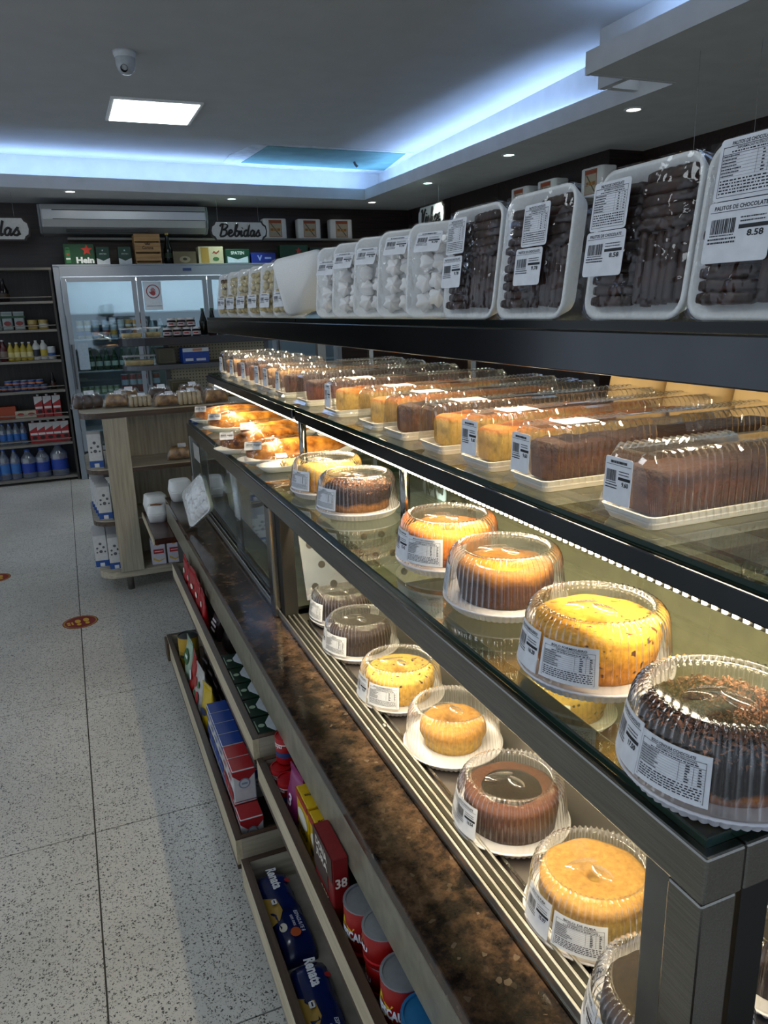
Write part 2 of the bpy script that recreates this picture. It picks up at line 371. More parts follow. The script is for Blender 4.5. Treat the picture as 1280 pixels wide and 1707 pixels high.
slabs('trim_1', [(-4.2, 6.77), (2.88, 7.29), (4.0, 7.29), (4.0, 8.05), (-4.2, 8.05)], [((-4.2, 6.77), (2.88, 7.29))], [((-4.2, 7.10), (3.19, 7.67))])
slabs('trim_2', [(2.88, 7.29), (2.90, 3.21), (4.0, 3.21), (4.0, 7.29)], [((2.88, 7.29), (2.90, 3.21))], [((3.19, 7.67), (2.97, 3.5))])
slabs('trim_3', [(2.385, 3.21), (2.385, -2.6), (4.0, -2.6), (4.0, 3.21)], [((2.895, 3.205), (2.41, 3.205)), ((2.385, 3.215), (2.385, -2.6))], [((2.96, 3.49), (2.73, 3.49)), ((2.68, 3.5), (2.68, -2.6))])
# cove lights lying on the soffit behind its lip
LEDB = lamp('cove_led', BLUE, 4.0)
def cove(a, b, power):
    a, b = Vector(a), Vector(b); m = (a+b)/2; d = b-a; L_ = d.length; ang = math.atan2(d.y, d.x)
    o = MB().box(-L_/2, L_/2, -.008, .008, 0, .01).build('cove_light', [plain('#d8dde2', .5)], None, loc=(m.x, m.y, ZS+.031), rot=(0, 0, ang))
    MB().box(-L_/2, L_/2, -.005, .005, .0101, .013).build('led_tape', LEDB, o)
    area('cove_lamp', (m.x, m.y, ZS+.055), L_, .02, power, BLUE, (math.pi, 0, ang))
    return o
tag(cove((-4.1, 6.93), (2.95, 7.46), 21), 'blue-white LED tape lying in the cove along the back wall', 'cove light')
tag(cove((3.02, 7.35), (2.98, 3.6), 12), 'blue-white LED tape lying in the cove along the right side', 'cove light')
tag(cove((2.50, 3.05), (2.50, -2.4), 16), 'blue-white LED tape lying in the wider cove above the display counter', 'cove light')
# ceiling patch of bare turquoise plasterboard
pm = MB(); P = [pz(*q, ZC) for q in ((382, 258), (420, 240), (520, 243), (690, 254), (676, 272), (634, 290), (500, 284), (400, 276), (372, 270))]
pm.prism([(p.x, p.y) for p in P], ZC-.004, ZC-.0005).build('plaster_smear', mat('plaster', '#c3c8cb', .9, var=.12, scale=14), ce)
P = [pz(*q, ZC) for q in ((446, 242), (676, 255), (640, 283), (402, 270))]
MB().prism([(p.x, p.y) for p in P], ZC-.008, ZC-.004).build('plasterboard_patch', mat('plasterboard', '#5f8f90', .85, var=.12, scale=6), ce)
p = pz(590, 268, ZC); MB().tube([(p.x, p.y, ZC-.008), (p.x+.01, p.y, ZC-.03), (p.x+.03, p.y, ZC-.05)], .012, 8).build('cable_stub', plain('#55585c', .6), ce)
# panel lights: the first is in view, the others are added fill
for i, (x, y) in enumerate(((.75, 5.68), (-.55, 1.6), (-1.6, 5.68), (-2.0, 1.6))):
    t = thing('panel_light', ['square white LED panel glowing in the ceiling near the dome camera', 'added out-of-view LED panel above the counter aisle', 'added out-of-view LED panel left of the aisle', 'added out-of-view LED panel by the shop front'][i], 'ceiling light', (x, y, ZC))
    MB().box(-.285, .285, -.3, .3, -.014, 0).build('frame', WHITE, t, bevel=.003)
    MB().box(-.262, .262, -.278, .278, -.0165, -.0145).build('diffuser', lamp('panel_glow', (.86, .95, 1.0), 5.0), t)
# downlights
for i, (u, v, c) in enumerate(((117, 319, 0), (386, 331, 1), (620, 337, 0), (713, 305, 1), (848, 258, 1), (1056, 182, 0))):
    p = pz(u, v, ZS); nm = ['above the air conditioner', 'above the drinks sign', 'in the far corner of the soffit', 'above the wine sign', 'in the middle of the right soffit', 'nearest on the right soffit'][i]
    t = thing('downlight', 'small round recessed downlight ' + nm, 'downlight', (p.x, p.y, ZS), group='soffit downlights')
    MB().lathe([(.036, -.002), (.04, -.006), (.05, -.006), (.053, 0)], 28).build('ring', plain('#d8dadb', .35), t, True)
    MB().lathe([(.0001, -.0015), (.037, -.0015), (.037, -.0005)], 28).build('lens', lamp('downlight_%d' % c, (.65, 1.0, .86) if c else (1, .95, .88), 14), t)
    l = bpy.data.lights.new('downlight_lamp', 'SPOT'); l.energy = 14; l.spot_size = R(95); l.spot_blend = .6; l.color = (.78, 1, .92) if c else (1, .93, .84); l.shadow_soft_size = .04
    o = bpy.data.objects.new('downlight_lamp', l); COL.objects.link(o); o.location = (p.x, p.y, ZS-.02)
# dome camera
p = pz(207, 86, ZC); t = thing('security_camera', 'white dome security camera on the ceiling', 'camera', p)
MB().lathe([(.0001, 0), (.058, 0), (.058, -.012), (.05, -.03), (.045, -.045)], 32).build('mount', plain('#c9cbcc', .4), t, True)
d = MB().lathe([(.05, -.03), (.049, -.06), (.042, -.085), (.026, -.103), (.0001, -.108)], 32).build('dome', plain('#b4b7ba', .25), t, True)
MB().lathe([(.0001, 0), (.016, 0), (.018, .004), (.018, .012)], 20).build('lens', BLACK, d, True, loc=(-.012, -.036, -.085), rot=(R(115), 0, R(-15)))
# ================================================================== DISPLAY COUNTER
dc = thing('display_counter', 'long stainless steel and glass bakery display counter with lit shelves', 'display case', (0.85, 2.0, 0))
def dpart(mb, name, m, **k):
    o = mb.build(name, m, None, **k); o.parent = dc; o.matrix_parent_inverse = Matrix.Translation((-.85, -2.0, 0)); return o
dpart(MB().box(.53, 1.18, .32, 3.68, .0, .568), 'base_cabinet', mat('base_grey', '#3a3734', .6))
dpart(MB().box(.486, .536, .43, 3.62, .945, .998), 'rail', STEEL, bevel=.003)
dpart(MB().box(.5365, 1.16, .43, .48, .945, .998), 'rail', STEEL, bevel=.003)
dpart(MB().box(.486, .532, .4315, .476, .625, .9445), 'post', STEEL, bevel=.003)
dpart(MB().box(.494, .522, .477, .515, .625, .9445), 'jamb', STEELD, bevel=.002)
dpart(MB().box(.56, .60, .45, .476, .625, .9445), 'jamb', BLACK)
dpart(MB().box(.486, .532, 2.085, 2.135, .60, .9445), 'post', STEEL, bevel=.003)
dpart(MB().box(.505, .545, 2.035, 2.083, .60, .9445), 'jamb', plain('#121110', .35))
dpart(MB().box(.486, .532, 3.575, 3.62, .60, .9445), 'post', STEEL, bevel=.003)
dpart(MB().box(1.14, 1.18, .43, .47, .57, 1.46), 'post', STEELD)
dpart(MB().box(1.14, 1.18, 3.58, 3.62, .57, 1.46), 'post', STEELD)
# lower track with grooves
tr = dpart(MB().box(.496, .556, .40, 3.6, .5995, .606), 'track', STEEL)
for x in (.498, .5125, .527, .5415): MB().box(x, x+.005, .40, 3.6, .6055, .622).build('track_ridge', mat('track_aluminium', '#cbc8bf', .32, .9, var=.06, scale=10), tr, bevel=.0012).matrix_parent_inverse = Matrix()
for y in (.62, 1.35): MB().lathe([(.0001, .003), (.005, .003), (.006, 0)], 12).build('screw', STEELD, tr, True, loc=(.5365, y, .6225)).matrix_parent_inverse = Matrix()
# unseen flange added under the lower rail, keeps its LED out of the granite
dpart(MB().box(.530, .539, .52, 2.03, .912, .9445), 'lamp_baffle', plain('#1c1b1a', .4))
# deck and back
dpart(MB().box(.556, 1.15, .45, 2.08, .590, .6), 'deck', mat('deck_steel', '#7d7775', .34, .85, var=.1, scale=4), bevel=.001)
dpart(MB().box(.556, 1.15, 2.14, 3.6, .590, .6), 'deck', STEELD)
dpart(MB().box(1.15, 1.16, .45, 3.6, .57, .94), 'back_panel', mat('back_panel', '#8f897b', .45, .2))
dpart(MB().box(1.14, 1.18, .47, 3.58, .945, 1.0), 'rail', STEELD)
# stepped tray with round holes at the end of the near section
MB1 = MB().box(.60, 1.12, 2.0, 2.06, .601, .66)
dpart(MB1, 'step', STEELD)
hs = dpart(MB().add([(.57, 2.02, .665), (1.12, 2.02, .665), (1.12, 2.10, .93), (.57, 2.10, .93), (.57, 2.03, .665), (1.12, 2.03, .665), (1.12, 2.11, .93), (.57, 2.11, .93)], [(0, 1, 2, 3), (7, 6, 5, 4), (0, 4, 5, 1), (3, 2, 6, 7), (0, 3, 7, 4), (1, 5, 6, 2)]), 'perforated_sheet', mat('sheet_steel', '#c0c0be', .2, .9, var=.05))
for a in range(9):
    for b in range(4):
        x = .60+a*.058+(b % 2)*.029; z = .70+b*.06; y = 2.02+(z-.665)*.08/.265-.0008
        MB().lathe([(.0001, 0), (.011, 0)], 14).build('hole', plain('#24221f', .7), hs, loc=(x, y, z), rot=(R(73.2), 0, 0)).matrix_parent_inverse = Matrix()
# glass panes
def pane(x0, x1, y0, y1, z0, z1, name='glass_shelf'):
    m = MB(); m.box(x0, x1, y0, y1, z0, z1); m.m = [0, 0, 1, 1, 1, 1]; return dpart(m, name, [GLASS, EDGED if z0 > 1.4 else GREEN])
pane(.497, 1.14, .442, 2.118, .9985, 1.010)
pane(.497, 1.14, 2.124, 3.62, .9985, 1.010)
pane(.588, 1.22, .34, 2.09, 1.222, 1.231)
pane(.588, 1.22, 2.095, 3.50, 1.222, 1.231)
pane(.606, 1.12, .30, 2.09, 1.4635, 1.475)
pane(.606, 1.12, 2.095, 3.50, 1.4635, 1.475)
# middle and top rails, their small posts
dpart(MB().box(.580, .618, .34, 2.07, 1.193, 1.2215), 'rail', DARKMETAL, bevel=.002)
dpart(MB().box(.580, .618, 2.10, 3.50, 1.193, 1.2215), 'rail', DARKMETAL, bevel=.002)
dpart(MB().box(.600, .640, .30, 3.48, 1.411, 1.463), 'rail', DARKMETAL, bevel=.002)
dpart(MB().box(1.12, 1.16, .34, 3.48, 1.42, 1.463), 'rail', DARKMETAL)
for y in (1.40, 2.085):
    dpart(MB().lathe([(.011, 0), (.011, .182)], 16, cap0=True, cap1=True), 'shelf_post', STEEL, smooth=True, loc=(.604 if y > 2 else .62, y, 1.0105))
for y in (.62, 1.35, 2.2, 3.1):
    dpart(MB().box(1.215, 1.235, y-.012, y+.012, 1.0, 1.463), 'shelf_post', STEEL, bevel=.002)
for k in range(2):
    dpart(MB().lathe([(.0001, .004), (.007, .0035), (.009, 0)], 16), 'bumper', clear('bumper', base=.2), smooth=True, loc=(.525, .47+k*1.5, 1.0102))
# LED strips
def ledstrip(x, z, y0, y1, n, name):
    o = dpart(MB().box(x+.0065, x+.0085, y0, y1, z-.0045, z+.0145), 'led_profile', plain('#4a473d', .4, .5))
    m = MB()
    for k in range(n):
        y = y0+(y1-y0)*(k+.5)/n; m.box(x+.004, x+.0064, y-.003, y+.003, z-.003, z+.0025)
    l = m.build('led_tape', lamp('warm_led', (1.0, .9, .68), 9), o); l['kind'] = 'stuff'
ledstrip(.604, 1.178, .40, 2.06, 118, 'near'); ledstrip(.604, 1.178, 2.11, 3.48, 98, 'far')
# sliding glass doors of the far section
for (y0, y1, xo) in ((2.14, 2.72, .508), (2.70, 3.56, .524)):
    d = dpart(MB().box(xo, xo+.005, y0+.02, y1-.004, .645, .925), 'sliding_door', [GLASSD])
    MB().box(xo-.002, xo+.008, y0, y1, .622, .647).build('door_rail', STEEL, d, bevel=.001).matrix_parent_inverse = Matrix()
    MB().box(xo-.001, xo+.007, y0, y0+.018, .647, .93).build('door_stile', BLACK, d).matrix_parent_inverse = Matrix()
dpart(MB().box(.56, .565, .49, 2.0, .61, .612), 'reflection_lip', STEEL)
dpart(MB().add([(.486, 3.30, .93), (.486, 3.46, .93), (.486, 3.46, .86), (.486, 3.30, .86), (.4855, 3.30, .93), (.4855, 3.46, .93), (.4855, 3.46, .86), (.4855, 3.30, .86)], [(0, 1, 2, 3), (7, 6, 5, 4), (0, 4, 5, 1), (1, 5, 6, 2), (2, 6, 7, 3), (3, 7, 4, 0)]), 'paper_notice', plain('#a9a39c', .7))
# granite ledge
GR = granite(); APRON = mat('apron_stone', '#7f7a68', .3, var=.2, scale=30, spec=.4)
gl = thing('granite_ledge', 'polished brown and black granite ledge along the front of the display counter', 'ledge', (.44, 2.0, .57))
MB().box(-.066, .09, -1.95, 1.85, 0, .029).build('slab', GR, gl, bevel=.003)
MB().box(-.066, -.046, -1.95, -.05, -.10, -.0005).build('apron', APRON, gl, bevel=.002)
MB().box(-.066, -.046, -.048, 1.85, -.10, -.0005).build('apron', APRON, gl, bevel=.002)
# ================================================================== TROUGH SHELVES UNDER THE LEDGE
def trough(label, x0, x1, y0, y1, zlip, depth, back, fc='#4a3d33'):
    """open wooden trough: floor, outer board with brown top edge, end boards"""
    t = thing('trough_shelf', label, 'shelf', (x0, y0, zlip-depth), group='wooden troughs under the ledge')
    W, L_ = x1-x0, y1-y0
    MB().box(0, W, 0, L_, 0, .014).build('floor_board', mat('trough_floor_'+fc[1:], fc, .5, var=.15, scale=20), t)
    b = MB().box(0, .016, 0, L_, .0145, depth-.002).build('outer_board', OAKY, t)
    MB().box(.0, .016, 0, L_, depth-.0018, depth).build('edge_band', BROWNY, b)
    MB().box(.0162, .0185, .017, L_-.017, .0145, depth).build('inner_face', BROWNY, b)
    for y in (0, L_-.016):
        e = MB().box(.0165, W, y, y+.016, .0145, depth-.002).build('end_board', OAK, t)
        MB().box(.0165, W, y, y+.016, depth-.0018, depth).build('edge_band', BROWNX, e)
    MB().box(W-.012, W, .0165, L_-.0165, .0145, back).build('back_board', mat('trough_back', '#6d665d', .55, var=.1), t)
    return t
ZU, ZL = .425, .165
trough('upper wooden trough nearest the viewer, holding chocolate cans and corn starch', .320, .525, .35, 1.70, .392, .075, .13)
trough('upper wooden trough at the far end, holding red pouches and green boxes', .320, .525, 1.735, 3.30, .428, .075, .13)
trough('lower wooden trough nearest the viewer, holding blue spaghetti bags', .246, .525, .35, 1.63, .165, .09, .16, '#8b867d')
trough('lower wooden trough at the far end, holding milk cartons and snack bags', .246, .525, 1.69, 3.10, .178, .09, .16)
# ================================================================== RING CAKES IN CLEAR BOXES
def arc(rad, zc, a0, slope=-.16):
    """print plane -> side of a slightly conical lid, a0 = centre angle"""
    def fn(x, y):
        r = rad+slope*y; a = a0+x/rad; return Vector((r*math.cos(a), r*math.sin(a), zc+y))
    return fn
def arclabel(parent, pr, w, h, rad, zc, a0, name='label'):
    m = MB(); f0, f1 = arc(rad, zc, a0), arc(rad+.0006, zc, a0); n = 12
    P = [(-w/2+w*k/n, -h/2) for k in range(n+1)]; Q = [(-w/2+w*k/n, h/2) for k in range(n+1)]
    V = [f1(*p) for p in P]+[f1(*q) for q in Q]+[f0(*p) for p in P]+[f0(*q) for q in Q]; o = 2*(n+1)
    F = [(k, k+1, n+2+k, n+1+k) for k in range(n)]+[(o+k, o+n+1+k, o+n+2+k, o+k+1) for k in range(n)]
    l = m.add(V, F).build(name, PAPER, parent); pr.onto(arc(rad+.0011, zc, a0)).build('print', INK, l); return l
def lidmesh():
    m = MB(); prof = [(.1015, .0165), (.1035, .018), (.1005, .021), (.0985, .04), (.0965, .06), (.0945, .078), (.0925, .088), (.0885, .096), (.0825, .1015), (.0765, .1035), (.0735, .1025), (.0715, .0985), (.07, .0975)]
    fz = [0, 0, .5, 1, 1, 1, 1.3, 2.0, 2.2, 1.4, .4, 0, 0]
    m.lathe(prof, 360, flute=60, amp=-.0032, fz=fz); m.lathe([(.07, .0975), (.0001, .0975)], 60)
    # embossed leaves on the top
    for a0, ln in ((2.5, .052), (4.4, .04)):
        rings = []
        for k in range(9):
            t = k/8; wv = .011*math.sin(math.pi*t)**.7+.0004; c = Vector((math.cos(a0)*.012, math.sin(a0)*.012, 0))+Vector((math.cos(a0+.5), math.sin(a0+.5), 0))*(ln*(t-.3)); nn = Vector((-math.sin(a0+.5), math.cos(a0+.5), 0))
            rings.append([c+nn*wv*s+Vector((0, 0, .0978+hh)) for s, hh in ((-1, 0), (-.8, .0022), (.8, .0022), (1, 0))])
        m.loft(rings, False, False, closed=False)
    return m.mesh('lid', CLEAR, True)
LID = lidmesh()
BASEM = MB().lathe([(.0001, .0005), (.086, .0005), (.09, .003), (.0955, .0135), (.1005, .0145), (.1045, .0175), (.1025, .0195), (.0985, .0172), (.094, .0165), (.0001, .0165)], 360, flute=60, amp=.0032, fz=[0, 1, 1, 1, .6, 0, 0, 0, 0, 0]).mesh('base', mat('container_base', '#d9d8de', .4, var=.03), True)
def cakemesh(kind, prof, mt, amp=.002, n=72):
    m = MB(); rings = []
    for k, (r, z) in enumerate(prof):
        rg = []
        for j in range(n):
            t = 2*math.pi*j/n; q = Vector((r*math.cos(t), r*math.sin(t), z))
            d = noise.noise(q*38+Vector((len(kind)*3.1, 0, 0)))*amp+noise.noise(q*130)*amp*.35
            nr = Vector((math.cos(t), math.sin(t), .4)); rg.append(q+nr*d if r > .001 else q)
        rings.append(rg)
    m.loft(rings, False, False); return m.mesh('cake', mt, True)
def ring(rb, rm, rt, h, hole, dip=.004):
    z0 = .0172
    return [(rb*.3, z0), (rb, z0), (rb*1.01, z0+h*.15), (rm, z0+h*.5), (rm, z0+h*.68), (rm*.985, z0+h*.8), (rt+.004, z0+h*.92), (rt-.004, z0+h*.985), (rt-.016, z0+h), ((rt+hole)/2, z0+h-dip*.3), (hole+.01, z0+h-dip), (hole+.003, z0+h-dip*1.6), (hole, z0+h-dip*3), (hole*.8, z0+h*.5), (.0001, z0+h*.45)]
GANACHE = mat('chocolate_glaze', '#1d0f0a', .18, var=.3, scale=30, spec=.6)
CK = {
 'corn': cakemesh('corn', ring(.070, .081, .076, .066, .009), crust('corn_cake', '#b89a4c', '#a57c3a', .066, zb=.007)),
 'ant': cakemesh('ant', ring(.074, .081, .075, .062, .012), crust('speckled_cake', '#c49a3c', '#c8a24a', .06, speck='#3d2412', zb=.01)),
 'ant2': cakemesh('anty', ring(.076, .083, .077, .066, .012), crust('speckled_orange_cake', '#c27f1c', '#e0a834', .052, speck='#5a3414', zb=.012)),
 'choc': cakemesh('choc', ring(.078, .082, .077, .06, .01), crust('chocolate_cake', '#34180c', '#4f2a15', .045, zb=.01)),
 'dark': cakemesh('dark', ring(.078, .082, .076, .06, .01), crust('dark_cake', '#2c1a12', '#22130d', .05)),
 'small': cakemesh('small', ring(.060, .069, .058, .054, .011), crust('small_ring_cake', '#b8923f', '#ab7c34', .048, zb=.006)),
 'orange': cakemesh('orange', ring(.078, .082, .076, .06, .012), crust('orange_cake', '#7c3a12', '#c9761f', .038, zb=.006)),
 'half': cakemesh('half', ring(.076, .080, .073, .058, .01), crust('brown_cake', '#472611', '#8a5a20', .062, zb=.006)),
 'sprink': cakemesh('sprink', ring(.078, .082, .076, .058, .012), crust('sprinkled_cake', '#8a5a24', '#2a140c', .037, zb=.004, bump=1.)),
 'yellow': cakemesh('yellow', ring(.078, .083, .077, .06, .012), crust('yellow_cake', '#c08a2a', '#c9a04a', .06)),
 'carrot': cakemesh('carrot', ring(.078, .083, .078, .058, .012), crust('carrot_cake', '#a55f18', '#180b07', .028, zb=.005)),
}
def crumbs(parent, R0, R1, z, n, m_, seed, size=.0024):
    r = random.Random(seed); m = MB()
    for k in range(n):
        a = r.uniform(0, 6.283); rr = math.sqrt(r.uniform(R0*R0, R1*R1)); s = size*r.uniform(.6, 1.6); q = Vector((rr*math.cos(a), rr*math.sin(a), z+r.uniform(-.001, .004)-max(0, rr-.066)*.8))
        P = [q+Vector((r.uniform(-s, s), r.uniform(-s, s), r.uniform(-s, s))) for _ in range(4)]; m.add(P, [(0, 1, 2), (0, 2, 3), (0, 3, 1), (1, 3, 2)])
    o = m.build('crumb_topping', m_, parent); o['kind'] = 'stuff'; return o
def cakebox(label, kind, loc, rotz=0., title='BOLO', price='15.97', la=R(208), pa=R(168), scale=1., lab=True, group=None):
    t = thing('boxed_cake', label, 'cake', loc, rotz, group); t.scale = (scale,)*3
    link('base', BASEM, t); c = link('cake', CK[kind], t)
    if kind in ('choc', 'half'):
        MB().lathe([(.0001, .0775 if kind == 'choc' else .0755), (.045, .0775 if kind == 'choc' else .0755), (.054, .0765 if kind == 'choc' else .0745), (.058, .074 if kind == 'choc' else .072)], 40).build('glaze', GANACHE if kind == 'choc' else mat('caramel_glaze', '#a8701c', .22, var=.3, scale=25), c, True)
    if kind in ('carrot', 'sprink'): crumbs(c, .012, .084, .0785, 2600 if kind == 'carrot' else 900, mat('chocolate_crumbs', '#8a5a3c' if kind == 'carrot' else '#2a150d', .8, var=.4, scale=120), 5)
    if lab:
        arclabel(t, nutri(.078, .050, title, len(label)), .078, .050, .0995, .052, la)
        arclabel(t, pricetag(.058, .056, title, price, len(label)+3), .058, .056, .0997, .053, pa)
    link('lid', LID, t); return t
ZG, ZD = 1.0104, .6004
G1, G2 = 'boxed cakes on the glass shelf', 'boxed cakes on the lower deck'
def atz(u, v, z): p = pz(u, v, z); return (p.x, p.y, z)
cakebox('boxed carrot cake covered with chocolate crumbs, nearest on the glass shelf', 'carrot', atz(1196, 1292, ZG), 0, 'BOLO CENOURA C/CHOCOLATE', '17.50', R(196), R(158), group=G1)
cakebox('bright yellow speckled boxed cake on the glass shelf', 'ant2', atz(990, 1118, ZG), 0, 'BOLO FORMIGUEIRO', '16.20', R(212), R(170), group=G1)
cakebox('boxed brown cake with a caramel top on the glass shelf', 'half', atz(841, 1004, ZG), 0, 'BOLO', '15.88', R(150), R(120), group=G1)
cakebox('boxed orange cake between the LED post and the brown cake', 'orange', atz(748, 938, ZG), 0, 'BOLO DE LARANJA', '15.42', R(214), R(176), group=G1)
cakebox('boxed cake with dark chocolate sprinkles at the end of the clear glass', 'sprink', atz(597, 853, ZG), 0, 'BOLO', '16.05', R(196), R(150), group=G1)
cakebox('plain yellow boxed cake beside the pastry plates', 'yellow', atz(548, 821, ZG), 0, 'BOLO', '15.10', R(200), R(150), group=G1)
cakebox('yellow corn cake with a browned top, nearest fully visible on the lower deck', 'corn', atz(988, 1532, ZD), 0, 'BOLO DE FUBA', '15.97', R(220), R(178), group=G2)
cakebox('chocolate cake with a glossy dark top on the lower deck', 'choc', atz(851, 1373, ZD), 0, 'BOLO CHOCOLATE', '16.54', R(160), R(186), group=G2)
cakebox('small golden ring cake in a roomy box on the lower deck', 'small', atz(755, 1245, ZD), 0, 'BOLO', '14.80', lab=False, group=G2)
cakebox('pale yellow speckled cake on the lower deck', 'ant', atz(668, 1162, ZD), 0, 'BOLO FORMIGUEIRO', '16.07', R(222), R(180), group=G2)
cakebox('dark chocolate cake in front of the last one on the lower deck', 'dark', atz(602, 1083, ZD), 0, 'BOLO', '15.30', R(205), R(165), group=G2)
cakebox('dark cake farthest back on the lower deck, beside the perforated sheet', 'dark', atz(574, 1031, ZD), 0, 'BOLO', '15.30', R(190), R(155), group=G2)
cakebox('dark cake half hidden behind the near corner post', 'dark', (.578, .543, ZD), 0, 'BOLO CENOURA', '16.90', R(190), R(150), group=G2)
cakebox('speckled yellow cake in the rear row seen through the glass shelf', 'ant', atz(948, 1192, ZD), 0, 'BOLO FORMIGUEIRO', '16.07', R(212), R(170), group=G2)
cakebox('greyish dark cake right of the near corner post', 'dark', (.80, .57, ZD), 0, lab=False, group=G2)
# small clear pot beside the yellow cake
t = thing('pudding_pot', 'small shallow clear pot beside the yellow cake', 'dessert', atz(506, 806, ZG))
MB().lathe([(.0001, .001), (.035, .001), (.042, .022), (.046, .024)], 36).build('pot', CLEAR, t, True)
MB().lathe([(.0001, .004), (.034, .004), (.037, .016), (.0001, .018)], 36).build('pudding', plain('#cfc7b4', .5), t, True)
# ================================================================== LOAF CAKES ON THE MIDDLE SHELF
def loaflid(Ln, W=.104, H=.088, rib=.0115):
    m = MB(); n = int(Ln/rib)*5; rings = []
    for k in range(n+1):
        t = k/n; x = Ln*t; e = min(t, 1-t)*Ln; s = 1-.16*max(0, 1-e/.022)**2; mid = abs(x-Ln*.46) < .03
        rb = 0 if (mid or e < .018) else .0038*abs(math.cos(math.pi*x/rib))
        rg = []
        for (yy, zz, wt) in ((-.5, 0, 0), (-.5, .03, 0), (-.47, .1, .4), (-.455, .5, 1), (-.44, .74, 1.2), (-.40, .88, 1.5), (-.33, .97, 1.5), (-.24, 1.0, .6), (-.2, .985, 0), (0, .985, 0), (.2, .985, 0), (.24, 1.0, .6), (.33, .97, 1.5), (.40, .88, 1.5), (.44, .74, 1.2), (.455, .5, 1), (.47, .1, .4), (.5, .03, 0), (.5, 0, 0)):
            z_ = zz*H*(1-.12*max(0, 1-e/.014)**2 if zz > .2 else 1); y_ = yy*W
            rg.append((x+(0 if zz > .05 else (-.008 if t == 0 else .008 if t == 1 else 0)), (y_+(rb*wt*(1 if yy > 0 else -1) if yy else 0))*(s if zz > .2 else 1), .004+z_+rb*wt*(1 if zz > .8 else 0)))
        rings.append(rg)
    m.loft(rings, False, False, closed=False)
    for rg, rev in ((rings[0], False), (rings[-1], True)): m.add(rg, [tuple(range(len(rg)))])
    return m.mesh('lid', CLEARB, False)
def loafbase(Ln, W=.1):
    m = MB(); P = [rrect(Ln, W, .012, 4, Ln/2), rrect(Ln-.008, W-.008, .01, 4, Ln/2)]
    m.loft([[(x*.98+Ln*.01, y*.9, .0005) for x, y in P[1]], [(x, y, .018) for x, y in P[0]], [(x, y, .018) for x, y in P[1]], [(x, y, .008) for x, y in P[1]]])
    return m.mesh('tray', mat('loaf_tray', '#d6d3cd', .5, var=.03), False)
def loafcake(Ln, mt, seed, W=.078, H=.06):
    m = MB(); rings = []; n = 46
    for k in range(n+1):
        t = k/n; e = min(t, 1-t); s = 1-.1*max(0, 1-e/.05)**2; rg = []
        for x2, z2 in rrect(W, H, .014, 4): 
            q = Vector((.028+(Ln-.05)*t, x2*s, .0085+H/2+z2*s)); d = noise.noise(q*40+Vector((seed*5.3, 0, 0)))*.0032+noise.noise(q*170+Vector((seed, 0, 0)))*.0022
            up_ = 1.2 if z2 > 0 else .3; rg.append((q.x, q.y*(1+d*7), q.z+d*up_*(1 if z2 > .01 else 0)))
        rings.append(rg)
    return m.loft(rings).mesh('loaf', mt, True)
LM = {'choc': crust('choc_loaf', '#4a2917', '#2f190f', .05, bump=1.), 'gold': crust('gold_loaf', '#a1823f', '#97591c', .058, zb=.005), 'brownish': crust('brown_loaf', '#6b431d', '#4a2712', .05), 'red': crust('red_loaf', '#5a2a18', '#2b130c', .05), 'dotted': crust('dotted_loaf', '#54351c', '#7c5b33', .05, speck='#b09060')}
LL, LS = .50, .24
LIDL, LIDS, TRL, TRS = loaflid(LL), loaflid(LS, .11, .10), loafbase(LL), loafbase(LS, .106)
LC = {(k, l): loafcake(l, LM[k], i+1+l) for i, k in enumerate(LM) for l in (LL, LS)}
def loaf(label, kind, x, y, rz, title, top=True, end=True, short=False):
    t = thing('boxed_loaf_cake', label, 'loaf cake', (x, y, 1.2312), rz, 'boxed loaf cakes on the middle shelf'); Ln = LS if short else LL
    link('tray', TRS if short else TRL, t); link('loaf', LC[(kind, Ln)], t); link('lid', LIDS if short else LIDL, t)
    if end: quadlabel(t, (-.0012, .012, .052), (0, -1, 0), (0.05, 0, 1), .05, .058, pricetag(.05, .058, title, '9.60', 7))
    if top: quadlabel(t, (.085, .002, .0935), (1, 0, 0), (0, 1, 0), .062, .045, nutri(.062, .045, title, 3))
    return t
fr = [('crumbly chocolate loaf, nearest on the middle shelf', 'choc', 1078, 893, 1, False), ('dark glazed chocolate loaf with a label on its lid, second on the middle shelf', 'choc', 900, 825, 1, True),
      ('golden loaf with a brown crust, third on the middle shelf', 'gold', 808, 770, 1, True), ('golden loaf behind the third one, its label tilted on the lid', 'gold', 728, 742, 0, True),
      ('dark streaked loaf, fifth on the middle shelf', 'choc', 664, 720, 0, True), ('pale brown loaf, sixth on the middle shelf', 'gold', 617, 703, 0, True), ('long golden loaf, seventh on the middle shelf', 'gold', 556, 686, 1, True),
      ('reddish brown loaf, eighth on the middle shelf', 'red', 506, 668, 0, False), ('dark brown loaf at the joint of the middle glass', 'choc', 468, 655, 1, False), ('speckled loaf, tenth on the middle shelf', 'dotted', 447, 645, 1, False)]
for i, (lb, kd, u, v, en, tp) in enumerate(fr):
    p = px(u, v, .602); loaf(lb, kd, .610, p.y+.052, R(random.uniform(-2, 3)), None, tp, en)
for i in range(4):
    loaf('short rounded box of sliced cake, %s at the middle shelf far end' % NUM[i], ('dotted', 'brownish', 'red', 'dotted')[i], .610, 2.62+i*.215, R(2), None, False, True, True)
